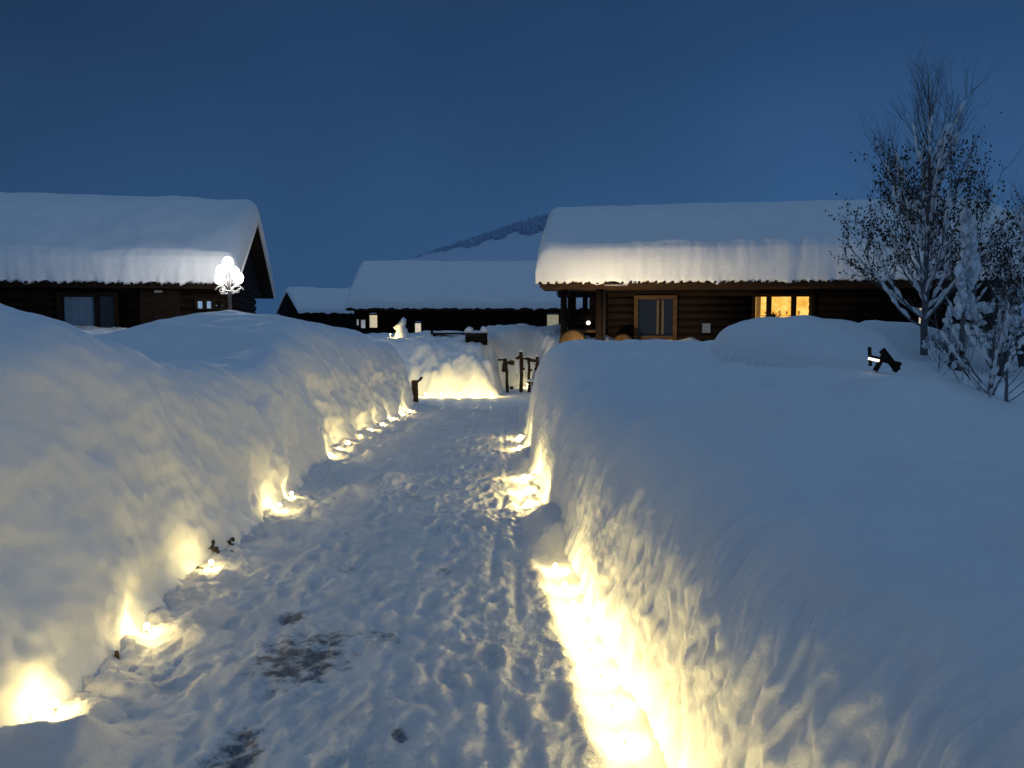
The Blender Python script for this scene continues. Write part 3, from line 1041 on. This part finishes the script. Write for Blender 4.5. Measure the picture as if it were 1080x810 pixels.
side.build('side_wall', M_LOG, LC)
gable(LC, -0.1, DL - 0.1, EZ + 0.0, RZ - 0.02, 0.05)
m = MB(); m.box((-LL / 2, 0.10, EZ - 0.09), (LL - 0.2, 0.05, 0.14)); m.build('fascia', M_TRIMD, LC)
m = MB()
for i in range(56):
    xx = -LL + 0.1 + (LL - 0.1) * i / 55
    m.tube([(xx, -0.05, EZ - 0.07), (xx, 0.8, EZ + 0.03)], 0.035, 8)
m.build('rafter_ends', M_TRIMD, LC)
window(LC, *wl, WY, M_TRIM if False else M_TRIMD, M_GLASS_D, mulls=((wl[0] + 0.66 * (wl[1] - wl[0]), 0.07),), tw=0.09,
       curtain=[(wl[0] + 0.05, wl[0] + 0.6 * (wl[1] - wl[0]), M_CURTB)])
for s_ in sms:
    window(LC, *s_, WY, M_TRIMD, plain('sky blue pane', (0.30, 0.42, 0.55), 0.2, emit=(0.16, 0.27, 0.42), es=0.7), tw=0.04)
d_ = rect(LC, 163, 175, 309, 350, WY - 0.14)
dr = MB(); dr.box(((d_[0] + d_[1]) / 2, WY - 0.14, (d_[2] + d_[3]) / 2), (0.9, 0.05, d_[3] - d_[2] + 1.0)); dro = dr.build('door', M_TRIMD, LC, 0.01)
MB().blob((d_[0] + 0.02, WY - 0.20, (d_[2] + d_[3]) / 2 - 0.1), (0.03, 0.03, 0.03), 0, 0, 8).build('handle', M_IRON, dro)
a, z_ = loc(LC, 167, 307.5, WY - 0.2)
MB().box((a, WY - 0.2, z_), (0.16, 0.06, 0.05)).build('name_plate', plain('pale plate', (0.4, 0.42, 0.42)), LC)

# ---- middle cabin ------------------------------------------------
O = at(363, 325, 38.0)
MC = empty('log_cabin', (O.x, O.y, 0), rad(-1), 'long low dark cabin in the middle distance behind the far snow wall', 'cabin')
EZ = O.z
RZ = loc(MC, 420, 274, 4.0)[1] - 0.45
LM, DM = 14.5, 8.0
roof_snow(MC, LM, DM, EZ + 0.02, RZ, 0.36, 0.50, 0.4, 8.0, bulge=0.06, lumpy=0.06)
roof_boards(MC, LM, DM, EZ, RZ)
WY = 0.8
w1 = rect(MC, 390, 398.5, 332.5, 345.5, WY); w2 = rect(MC, 438, 444.5, 341, 356, WY); w3 = rect(MC, 577, 589, 332, 351, WY)
w4 = rect(MC, 376.5, 379, 337, 343, WY); w5 = rect(MC, 381, 386, 337.5, 346, WY)
wall = MB(); log_wall(wall, loc(MC, 374, 340, WY)[0], LM - 0.3, 0, EZ + 0.25, [w1, w2, w3, w4, w5], WY, 0.12)
wall.build('wall', M_LOG, MC)
gable(MC, 0.35, DM - 0.6, EZ + 0.1, RZ - 0.2, 0.3)
m = MB(); m.box((LM / 2, 0.06, EZ - 0.07), (LM - 0.2, 0.05, 0.12)); m.build('fascia', M_FASCIA, MC)
window(MC, *w1, WY, M_TRIMD, lit_mat('two tone lit pane', [(0.4, (0.45, 0.42, 0.36)), (0.6, (0.75, 0.58, 0.3))], 0.9, 1.5), mulls=(), tw=0.06)
window(MC, *w2, WY, M_TRIMD, M_ROOM2, tw=0.06)
window(MC, *w3, WY, M_TRIMD, M_NET, tw=0.06)
for q in (w4, w5):
    window(MC, *q, WY, M_TRIMD, lit_mat('pale porch gap', [(0.4, (0.3, 0.34, 0.4)), (0.6, (0.5, 0.5, 0.5))], 0.6), tw=0.04)

# ---- small hut ---------------------------------------------------
O = at(314, 329, 48)
HC = empty('wooden_hut', (O.x, O.y, 0), rad(38), 'small snow-roofed hut with a dark pointed gable between the left and middle cabins', 'hut')
EZ = O.z; RZ = EZ + 1.35
roof_snow(HC, 6.5, 3.6, EZ, RZ, 0.3, 0.42, 0.3, 12.0, bulge=0.05, nx=60)
roof_boards(HC, 6.5, 3.6, EZ, RZ)
gable(HC, 0.12, 3.3, EZ, RZ - 0.1, 0.15)
m = MB(); log_wall(m, 0.12, 6.2, 0, EZ, [], 0.3)
for zz in np.arange(0.1, EZ + 0.05, 0.198):
    m.tube([(0.2, 0.2, zz), (0.2, 3.4, zz)], 0.112, 8)
m.build('wall', M_LOG, HC)

# ------------------------------------------------------------------ street lamp
p = at(243, 345, 16.0)
SL = empty('street_lamp', (p.x, p.y, 0.9), 0, 'ornate iron street lamp with a cluster of glowing white globes', 'street lamp')
z0 = 0.9
zt = at(243, 303, 16.0).z - z0
po = MB(); po.tube([(0, 0, 0), (0, 0, 0.3), (0, 0, 0.35), (0, 0, zt - 0.05), (0, 0, zt + 0.3)], [0.08, 0.07, 0.04, 0.035, 0.03], 12)
po.build('pole', M_IRON, SL)
k = 16.0 / FPX
globes = [(-1, 0.0, 277), (-6, -0.1, 286), (-10.5, 0.05, 294), (3, 0.15, 287), (9.5, 0.0, 293)]
for i, (dx, dy, py) in enumerate(globes):
    gz = at(243, py, 16).z - z0
    gx = dx * k
    gb = MB(); gb.blob((gx, dy, gz), (0.105, 0.105, 0.125), 0.0, 0, 20)
    gb.build('globe', M_GLOBE, SL)
    ar = MB()
    pts = []
    for j in range(15):
        t = j / 14
        a = t * math.pi * 1.3
        pts.append((gx * (0.1 + 0.9 * t) + 0.06 * math.sin(a * 2), dy * t, zt - 0.05 + (gz - 0.19 - zt + 0.05) * t - 0.10 * math.sin(t * math.pi)))
    ar.tube(pts, 0.014, 6)
    if dx:
        sc_ = []
        for j in range(22):
            a = j / 21 * math.pi * 2.4
            r = 0.13 * (1 - j / 26)
            sc_.append((math.copysign(0.16 + 0.0, dx) + math.cos(a) * r * math.copysign(1, dx), 0, zt - 0.06 + math.sin(a) * r * 0.75))
        ar.tube(sc_, 0.014, 6)
    ar.build('arm', plain('lamplit pale iron', (0.5, 0.5, 0.5), 0.5), SL)  # pale colour stands in for globe light on the iron arms
    ld = bpy.data.lights.new('globe_light', 'POINT'); ld.energy = 34; ld.color = (1.0, 0.93, 0.80); ld.shadow_soft_size = 0.18
    lo = bpy.data.objects.new('globe_light', ld); COL.objects.link(lo); lo.parent = SL; lo.location = (gx, dy, gz)

# ------------------------------------------------------------------ things on the far bank
def ground_z(x, y):
    return float(far_h(np.array([[x]]), np.array([[y]]))[0, 0]) if y > 17 else float(field(x, y))


def hit_far(px, py, d0=20.0, d1=29.9):
    ds = np.arange(d0, d1, 0.02)
    p1 = at(px, py, 1.0)
    zs = CAM_H + (p1.z - CAM_H) * ds
    f = far_h((p1.x * ds)[:, None], ds[:, None])[:, 0]
    ok = zs <= f
    k = np.argmax(ok) if ok.any() else len(ds) - 1
    print('hit_far', px, py, round(ds[k], 2), round(f[k], 2), bool(ok.any()))
    return Vector((p1.x * ds[k], ds[k], max(zs[k], f[k])))


# snow figure lit by a spot at its foot
p = hit_far(424, 355)
fz = p.z
SF = empty('snow_figure', (p.x, p.y, fz), 0, 'small white snow sculpture glowing in front of the middle cabin', 'snow sculpture')
b = MB(); q = p.y / FPX; SF.scale = (p.y / 29,) * 3
b.tube([(0, 0, -0.25), (-0.02, 0, 0.0), (0.0, 0, 0.25), (-0.06, 0, 0.38), (0.03, 0, 0.5), (0.07, 0, 0.62), (0.05, 0, 0.70)], [0.34, 0.27, 0.2, 0.19, 0.14, 0.11, 0.04], 14)
b.blob((-0.17, 0, 0.33), (0.14, 0.1, 0.09), 0.2, 2, 12)
b.build('figure', M_BANK, SF)
put_lamp(p.x - 0.30, p.y - 0.35, fz - 0.02, 14, 'small lamp at the foot of the glowing snow sculpture')

M_BLACK = wood_mat('blackened wood', (0.004, 0.004, 0.004), (0.012, 0.010, 0.009))
# dark crate with two caps of snow
p = hit_far(502, 361)
CR = empty('crate', (p.x, p.y + 0.15, p.z - 0.07), rad(6), 'black wooden crate topped with two lumps of snow', 'crate')
m = MB(); m.box((0, 0, 0.17), (0.74, 0.5, 0.36))
for s_ in (-1, 1):
    m.box((s_ * 0.32, -0.262, 0.17), (0.05, 0.025, 0.36))
m.build('box', M_BLACK, CR, 0.01)
CR.scale = (0.8, 0.8, 0.8)
m = MB(); m.box((0, 0, 0.375), (0.8, 0.56, 0.045)); m.build('lid', M_BLACK, CR, 0.01)
m = MB(); m.blob((-0.24, 0, 0.42), (0.17, 0.2, 0.2), 0.15, 3, 16, flat=-0.02); m.blob((0.27, 0, 0.42), (0.15, 0.2, 0.2), 0.15, 5, 16, flat=-0.02); m.blob((0, 0, 0.40), (0.38, 0.26, 0.06), 0.1, 8, 16, flat=-0.0)
m.build('snow_cap', M_BANK, CR)

# low board rail
a = hit_far(455, 354); b2 = at(492, 354, a.y); a.z += 0.08
BN = empty('low_bench', (a.x, a.y, a.z), 0, 'low dark bench almost buried, with a thin snow cover, left of the black crate', 'bench')
L = b2.x - a.x
MB().box((L / 2, 0, -0.02), (L, 0.35, 0.05)).build('seat', M_TRIMD, BN)
for xx in (0.1, L - 0.1):
    MB().box((xx, 0, -0.22), (0.06, 0.3, 0.36)).build('leg', M_TRIMD, BN)
m = MB(); m.blob((L / 2, 0, 0.01), (L / 2, 0.18, 0.06), 0.1, 4, 20, flat=0.0); m.build('snow_cap', M_BANK, BN)
m = MB(); m.box((0.02, 0, 0.02), (0.05, 0.3, 0.12)); m.build('end_board', M_TRIMD, BN)

# rustic rack / gate at the opening
p0 = at(530, 412, 21.0)
K = 21.0 / FPX
RG = empty('rustic_gate', (p0.x, 21.0, 0.0), 0, 'rough wooden gate of crooked posts under an arched pole, at the end of the path', 'gate')


def G(px, py):
    v = at(px, py, 21.0)
    return (v.x - p0.x, 0.0, v.z)


def bent(mb, pts, r):
    pts = [Vector(q) for q in pts]
    out = []
    for i in range(len(pts) - 1):
        for j in range(5):
            t = j / 5
            out.append(pts[i].lerp(pts[i + 1], t) + Vector((random.uniform(-1, 1), random.uniform(-1, 1), 0)) * r * 0.3)
    out.append(pts[-1])
    mb.tube(out, [r * random.uniform(0.85, 1.15) for _ in out], 8)


def zg(px):
    v = G(px, 413)
    return (v[0], 0, -0.1)


m = MB(); bent(m, [zg(535), G(535, 395), G(532.5, 378)], 0.045); m.build('post', M_POST, RG)
m = MB(); bent(m, [zg(550), G(550, 390), G(549.5, 371)], 0.05); m.build('post', M_POST, RG)
m = MB(); bent(m, [zg(558), G(558, 392), G(558, 377)], 0.04); m.build('post', M_POST, RG)
m = MB(); bent(m, [zg(567), G(567, 395), G(566.5, 376)], 0.045); m.build('post', M_POST, RG)
m = MB(); bent(m, [G(535, 383), G(541, 381), G(547, 377), G(553, 377.5), G(560, 380), G(568, 381)], 0.04); m.build('rail', M_POST, RG)
m = MB(); bent(m, [G(549, 388), G(558, 391), G(567, 388)], 0.03); m.build('rail', M_POST, RG)
m = MB(); m.box(G(532, 386.5), (0.12, 0.07, 0.30), Matrix.Rotation(rad(8), 3, 'Y')); m.box(G(528, 379.5), (0.16, 0.05, 0.05)); m.box(G(540, 382.5), (0.13, 0.06, 0.13)); m.build('hanging_board', M_POST, RG)
m = MB(); m.box(G(539.5, 409), (0.1, 0.08, 0.08)); m.build('foot_block', M_POST, RG)
m = MB()
for (px, pa, pb, r) in ((545.5, 381, 398, 0.055), (555, 381, 396, 0.05), (562.5, 383, 392, 0.05)):
    a = Vector(G(px, pa)); b = Vector(G(px, pb))
    m.tube([a, a.lerp(b, 0.3), a.lerp(b, 0.7), b], [r * 0.6, r * 1.1, r * 0.9, r * 0.25], 10)
for (px, py) in ((532.5, 377), (549.5, 370), (558, 376), (566.5, 375), (543, 379.5), (553.5, 376.5)):
    m.blob(G(px, py), (0.07, 0.06, 0.035), 0.3, px, 10)
m.build('hanging_snow', M_BANK, RG)

# little orange lit stand
p = at(563, 404, 19.3)
ST = empty('small_stand', (p.x, p.y, 0), 0, 'little orange-lit wooden stand with a flat snow top at the right of the rustic gate', 'stand')
z_ = p.z
m = MB(); m.tube([(0, 0, -0.05), (0, 0, z_)], 0.05, 10); m.build('leg', M_CUT, ST)
m = MB(); m.box((0, 0, z_ + 0.02), (0.34, 0.22, 0.04)); m.build('top', M_CUT, ST, 0.008)
m = MB(); m.blob((0, 0, z_ + 0.04), (0.19, 0.12, 0.06), 0.15, 7, 16, flat=0.0); m.build('snow_cap', M_BANK, ST)

# stump at the tip of the left bank
p = at(437.5, 410, 17.6)
SP = empty('stump', (p.x, p.y, 0), 0, 'short dark wooden stump with a broken branch at the far end of the left bank', 'stump')
z_ = at(437, 402, 17.6).z
m = MB(); m.tube([(0, 0, -0.1), (0, 0, z_ - 0.1), (0, 0, z_), (0, 0, z_ + 0.02)], [0.085, 0.075, 0.08, 0.06], 10); m.build('trunk', M_CUT, SP)
m = MB(); bent(m, [(0.03, 0, z_ - 0.04), (0.12, -0.02, z_ + 0.03), (0.16, -0.02, z_ + 0.1)], 0.03); m.build('branch', M_POST, SP)

# ------------------------------------------------------------------ trees
def grow_tree(name, base, H, label, seed, nbr, spread, lean=(0, 0), leafn=900, leaf_lo=0.12, leaf_hi=0.8, trunk_r=0.05, snow=True, cat='tree', group=None, first=0.12):
    R = random.Random(seed)
    root = empty(name, base, 0, label, cat, group)
    trunk = MB(); brn = MB(); twg = MB(); snw = MB(); lf = MB()
    # trunk line
    tp = []
    n = 16
    ox = oy = 0
    for i in range(n + 1):
        t = i / n
        ox += R.uniform(-1, 1) * 0.014 * H / 4; oy += R.uniform(-1, 1) * 0.014 * H / 4
        tp.append(Vector((ox + lean[0] * t * t, oy + lean[1] * t * t, H * t - 0.3 * (i == 0))))
    trunk.tube(tp, [trunk_r * (1 - 0.93 * (i / n)) ** 1.05 + 0.003 for i in range(n + 1)], 10)

    def tpt(t):
        f = t * n; i = min(int(f), n - 1)
        return tp[i].lerp(tp[i + 1], f - i)
    tips = []

    def limb(p, d, L, r, depth, t0):
        k = 7
        pts = [p.copy()]
        d = d.normalized()
        for i in range(k):
            d = (d + Vector((R.uniform(-1, 1), R.uniform(-1, 1), R.uniform(-1, 1))) * 0.13 + Vector((0, 0, 0.16 if depth == 0 else 0.12))).normalized()
            p = p + d * L / k
            pts.append(p.copy())
        rs_ = [r * (1 - 0.85 * i / k) for i in range(k + 1)]
        (brn if depth == 0 else twg).tube(pts, rs_, 6 if depth == 0 else 4, cap=False)
        if snow and depth == 0 and t0 < 0.7:
            for i in range(k - 1):
                if R.random() < 0.75:
                    a, b = pts[i], pts[i + 1]
                    w = rs_[i] * 1.5 + 0.010
                    snw.tube([a + Vector((0, 0, w * 0.5)), (a + b) / 2 + Vector((0, 0, w * 0.9)), b + Vector((0, 0, w * 0.5))], [w * 0.5, w, w * 0.5], 6)
        if depth < 2:
            m = (10 if depth == 0 else 4)
            for j in range(m):
                f = R.uniform(0.25, 1.0)
                i = min(int(f * k), k - 1)
                q = pts[i].lerp(pts[i + 1], f * k - i)
                dd = (pts[i + 1] - pts[i]).normalized()
                side_ = dd.cross(Vector((R.uniform(-1, 1), R.uniform(-1, 1), R.uniform(-1, 1)))).normalized()
                limb(q, dd * 0.9 + side_ * 0.75, L * R.uniform(0.28, 0.5), r * 0.32, depth + 1, t0)
        for i in range(2, k + 1):
            tips.append((pts[i], t0, depth))
    for i in range(nbr):
        t = first + (0.93 - first) * ((i + R.random()) / nbr)
        a = R.uniform(0, 2 * math.pi) + i * 2.4
        q = tpt(t)
        up = 0.35 + 1.6 * t
        L = spread * (1.05 - t) ** 0.8 * R.uniform(0.75, 1.15) + 0.28
        limb(q, Vector((math.cos(a), math.sin(a), up)), L, trunk_r * 0.38 * (1.1 - t), 0, t)
    for i in range(leafn):
        p, t, dp = R.choice(tips)
        if not (leaf_lo < p.z / H < leaf_hi) or (p.z / H > 0.5 and R.random() < (p.z / H - 0.5) * 3.2): continue
        p = p + Vector((R.uniform(-1, 1), R.uniform(-1, 1), R.uniform(-1, 0.6))) * 0.03
        # a curled hanging leaf: two bent halves
        s_ = R.uniform(0.009, 0.026)
        M = Matrix.Rotation(R.uniform(0, 6.28), 3, 'Z') @ Matrix.Rotation(R.uniform(-0.9, 0.9), 3, 'X')
        vs = [Vector(q) * s_ for q in ((0, 0, 0.2), (0.75, 0.35, -0.5), (0.1, 0.0, -1.6), (-0.75, 0.35, -0.5), (0, -0.25, -0.6))]
        vs = [p + M @ v for v in vs]
        lf.add(vs, [(0, 1, 4), (1, 2, 4), (2, 3, 4), (3, 0, 4)], False)
    trunk.build('trunk', M_BARK, root)
    brn.build('branches', M_BARK, root)
    twg.build('twigs', M_TWIG, root)
    if lf.v: tag(lf.build('leaves', M_LEAF, root), kind='stuff')
    if snw.v: tag(snw.build('snow', M_BANK, root), kind='stuff')
    return root


def gz(x, y): return float(field(np.array(x), np.array(y)))


def hit(px, py, d0=3.0):
    """where the sight line of a photo pixel meets the snowfield"""
    ds = np.arange(d0, 17, 0.02)
    p1 = at(px, py, 1.0)
    zs = CAM_H + (p1.z - CAM_H) * ds
    f = field(p1.x * ds, ds)
    k = np.argmax(zs <= f) if (zs <= f).any() else len(ds) - 1
    return Vector((p1.x * ds[k], ds[k], f[k]))


# black boards poking out of the snow on the right
BD = hit(932, 393).y
print('BD', BD)
p = at(925, 385, BD)
BB = empty('broken_fence', (p.x, p.y, p.z - 0.03), 0, 'black tangle of broken fence boards poking out of the right snowfield', 'fence')


def bd(px0, py0, px1, py1, w, y=0.0):
    a = at(px0, py0, BD + y) - BB.location; b = at(px1, py1, BD + y) - BB.location
    d = b - a
    M = Matrix.Rotation(-math.atan2(d.z, d.x), 3, 'Y')
    return MB().box((a + b) / 2, (d.length, 0.03, w), M)


def bdb(*a, mat=None, **k):
    bd(*a, **k).build('board', mat or M_TRIMD, BB, 0.004)


bdb(917, 366, 918, 386, 0.03)
bdb(916, 376, 948, 384, 0.045, y=0.04)
bdb(934, 371, 923, 391, 0.05, y=-0.03)
bdb(930, 369, 947, 391, 0.07, y=0.08)
bdb(949, 382, 943, 392, 0.05, y=0.0)
m = bd(916, 378, 927, 380.5, 0.026, y=-0.05); m.build('lamp_strip', M_TUBE, BB, 0.003)



p = hit(975, 374); TD = p.y; print('TD', TD)
grow_tree('birch_tree', (p.x, p.y, gz(p.x, p.y) - 0.1), at(968, 80, TD).z - p.z + 0.1, 'tall bare birch with withered leaves and frosted limbs in front of the right cabin', 21, 64, 1.5, leafn=15000, trunk_r=0.046, lean=(-0.08, 0))
p = at(1080, 390, TD - 0.3); p.z = gz(p.x, p.y)
grow_tree('birch_tree', (p.x, p.y, p.z - 0.1), at(1078, 175, p.y).z - p.z, 'leafy frosted birch cut by the right edge of the photo', 34, 30, 0.85, leafn=6000, trunk_r=0.03, leaf_hi=0.9)
p = at(1026, 385, TD + 0.4); p.z = gz(p.x, p.y)
grow_tree('birch_tree', (p.x, p.y, p.z - 0.1), at(1030, 195, p.y).z - p.z, 'shorter frosted birch standing just right of the tall one', 55, 28, 0.85, leafn=5000, trunk_r=0.03, leaf_hi=0.9)
p = hit(1062, 424)
grow_tree('sapling', (p.x, p.y, p.z - 0.1), at(1056, 370, p.y).z - p.z + 0.1, 'thin bare sapling low in the snow at the right edge', 71, 9, 0.3, leafn=60, trunk_r=0.010, cat='sapling', snow=False)
p = hit(1046, 416)
grow_tree('twiggy_shrub', (p.x, p.y, p.z - 0.12), 0.5, 'small dark twiggy shrub under the right-hand birches', 75, 14, 0.4, leafn=300, trunk_r=0.02, cat='shrub', first=0.05)
p = hit(990, 392)
grow_tree('twiggy_shrub', (p.x, p.y, p.z - 0.12), 0.35, 'low twigs sticking out of the snow below the tall birch', 78, 9, 0.35, leafn=120, trunk_r=0.01, cat='shrub', first=0.05)

# bent sapling smothered in snow
SD = TD - 0.9
p = at(1012, 360, SD)
SN = empty('snow_laden_sapling', (p.x, p.y, gz(p.x, p.y) - 0.1), 0, 'bent sapling smothered in clumps of clinging snow beside the tall birch', 'sapling')
oz = SN.location.z


def sp(px, py, dy=0.0):
    v = at(px, py, SD + dy)
    return v - SN.location


m = MB(); m.tube([Vector((0, 0, -0.2)), sp(1016, 340), sp(1020, 300), sp(1017, 250), sp(1022, 222)], [0.03, 0.028, 0.022, 0.016, 0.008], 8); m.build('trunk', M_BARK, SN)
m = MB()
k = SD / FPX
R4 = random.Random(44)
for i in range(95):
    t = R4.random() ** 0.8
    py = 224 + 108 * t
    wpx = 2.5 + 13 * t * (0.75 + 0.25 * math.sin(t * 14))
    px = 1019 + 4 * math.sin(t * 5) + R4.uniform(-1, 1) * wpx
    r0 = R4.uniform(2.2, 5.0)
    m.blob(sp(px, py, R4.uniform(-1, 1) * wpx * k * 0.6), (r0 * k, r0 * k * 0.9, r0 * k * R4.uniform(1.2, 2.4)), 0.4, i + 20, 10, 2.6)
for (px, py) in ((1034, 322), (1041, 327), (1005, 330), (1000, 338), (1008, 345), (1030, 334)):
    m.blob(sp(px, py), (5 * k, 5 * k, 4 * k), 0.4, px, 10, 2.6)
m.build('snow_clump', M_BANK, SN)

for (px, py, hh, ww, sd, lb) in ((1052, 398, 95, 44, 91, 'wide shrub drooping under clinging snow at the right edge, below the birches'),
                                 (1003, 372, 50, 26, 92, 'small snow-smothered bush between the tall birch and the bent sapling'),
                                 (1078, 372, 110, 30, 93, 'tall snow-plastered bush cut by the right edge of the photo')):
    SD2 = TD - (0.9 if sd == 91 else 0.4)
    p = at(px, py, SD2)
    k = SD2 / FPX
    q0 = Vector((p.x, SD2, gz(p.x, SD2) - 0.05))
    root = empty('snowy_shrub', q0, 0, lb, 'shrub', 'snow-laden shrubs under the birches')
    R3 = random.Random(sd)
    tw_ = MB(); cl = MB()
    for i in range(26):
        a = R3.uniform(0, 6.28); rr = R3.uniform(0.3, 1) * ww * k
        hz_ = hh * k * R3.uniform(0.45, 1.0)
        e = Vector((math.cos(a) * rr, math.sin(a) * rr * 0.7, hz_ * (1 - 0.35 * rr / (ww * k))))
        mid = Vector((e.x * 0.35, e.y * 0.35, e.z * 0.75))
        e2 = e + Vector((e.x * 0.35, e.y * 0.35, -0.12 * hz_))
        tw_.tube([Vector((0, 0, -0.05)), mid, e, e2], [0.010, 0.007, 0.004, 0.002], 5)
        for j in range(5):
            t = R3.uniform(0, 1)
            b_ = mid.lerp(e, t) if R3.random() < 0.6 else e.lerp(e2, t)
            rr_ = R3.uniform(0.012, 0.045)
            cl.blob(b_ + Vector((0, 0, rr_ * 0.5)), (rr_ * 1.3, rr_ * 1.2, rr_ * 0.8), 0.3, i * 5 + j, 8, 2.0)
    tw_.build('twigs', M_TWIG, root)
    tag(cl.build('snow', M_BANK, root), kind='stuff')


# dead twigs pricking out of the left bank
TW = [(205, 604, 5.1, 0), (222, 578, 5.7, 1), (226, 584, 5.6, 2), (240, 572, 6.0, 3), (236, 588, 5.5, 4)]
for i, (px, py, d, sd) in enumerate(TW):
    R = random.Random(sd)
    dv = (at(px, py, 1.0) - Vector((0, 0, CAM_H))).normalized()
    ok_, pt, _n, _i = BANKS['l'].ray_cast(Vector((0, 0, CAM_H)), dv)
    if not ok_: pt = at(px, py, d)
    root = empty('twig', (pt.x - 0.02, pt.y, pt.z), 0, ['lowest dead twig in the left bank, above the third lamp', 'dark twig tuft highest left in the left bank', 'thin twig beside the dark tuft in the left bank',
                 'twig tuft nearest the snow heap in the left bank', 'twig tip on the edge of the left bank, below the others'][i], 'twig', 'dead twigs in the left bank')
    m = MB()
    for j in range(5):
        q = Vector((R.uniform(0.02, 0.07), R.uniform(-0.05, 0.05), R.uniform(-0.03, 0.05)))
        m.tube([Vector((-0.06, 0, 0)), q * 0.5, q], [0.004, 0.0035, 0.002], 5)
        m.blob(q, (0.014, 0.010, 0.016), 0.3, j, 8)
    m.build('stems', M_LEAF, root)
dv = (at(123, 694, 1.0) - Vector((0, 0, CAM_H))).normalized()
ok_, p, _n, _i = BANKS['l'].ray_cast(Vector((0, 0, CAM_H)), dv)
if not ok_: p = at(123, 694, 3.85)
m = MB(); m.tube([(0, 0, -0.05), (0.003, 0, 0.0), (0, 0, 0.035)], [0.012, 0.011, 0.009], 8)
o = m.build('peg', M_CUT, None); o.location = (p.x, p.y, p.z)
tag(o, 'tiny brown wooden peg beside the second lamp of the left bank', 'peg')

# ------------------------------------------------------------------ far hillside with its belt of forest
HD = 600.0
RIDGE = [(330, 345), (370, 305), (400, 286), (430, 273), (455, 265), (480, 257), (505, 249), (535, 239), (560, 231), (585, 226), (620, 224), (720, 232), (900, 245), (1300, 270)]
rxs = np.array([at(a, b, HD).x for a, b in RIDGE]); rzs = np.array([at(a, b, HD).z for a, b in RIDGE])
hx = np.concatenate([np.linspace(rxs[0], at(600, 300, HD).x, 170), np.linspace(at(603, 300, HD).x, rxs[-1], 60)])
hy = np.linspace(0, 1, 60)
HX, HV = np.meshgrid(hx, hy)
HY = 330 + (HD + 160 - 330) * HV
top_z = np.interp(HX, rxs, rzs)
prof_ = np.where(HY < HD, np.clip((HY - 330) / (HD - 330), 0, 1) ** 0.9, 1 - 0.4 * ((HY - HD) / 160) ** 2)
HZ = -2 + (top_z + 2) * prof_ + 3.5 * fbm(HX * 0.012, HY * 0.012, 0.5, 4) * prof_ * (HV < 0.6)
M_HILL = snow_mat('haze blue hill snow', (0.46, 0.58, 0.74), (0.56, 0.68, 0.84), grain=3)  # blue of the distant air is put into the snow colour
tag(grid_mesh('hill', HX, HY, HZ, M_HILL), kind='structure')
m = MB()
R2 = random.Random(12)
for i in range(1500):
    px = R2.triangular(432, 640, 600)
    t = (px - 432) / 140
    py = float(np.interp(px, [q[0] for q in RIDGE], [q[1] for q in RIDGE]))
    band = (2 + 14 * min(1, max(0, t)) ** 0.8) * (1 + 0.35 * math.sin(px * 0.16) * math.sin(px * 0.07 + 1))
    dpy = R2.uniform(0.0, band)
    yy_ = HD - 4 - dpy * 3.2
    xx_ = at(px, 300, HD).x
    zz_ = float(-2 + (np.interp(xx_, rxs, rzs) + 2) * ((yy_ - 330) / (HD - 330)) ** 0.9)
    p = Vector((xx_, yy_, zz_))
    h = R2.uniform(1.5, 3.6) * (0.5 + 0.5 * min(1, max(0.1, t)))
    r = h * R2.uniform(0.24, 0.36)
    m.tube([p + Vector((0, 0, -2)), p + Vector((0, 0, 0.1 * h)), p + Vector((R2.uniform(-0.2, 0.2), 0, h * 0.55)), p + Vector((0, 0, h))], [r * 0.5, r, r * 0.6, 0.05], 6)
fo = m.build('forest', plain('haze paled snowy forest', (0.30, 0.42, 0.58), 0.9))  # snowy trees paled and blued towards the sky; haze put into their colour
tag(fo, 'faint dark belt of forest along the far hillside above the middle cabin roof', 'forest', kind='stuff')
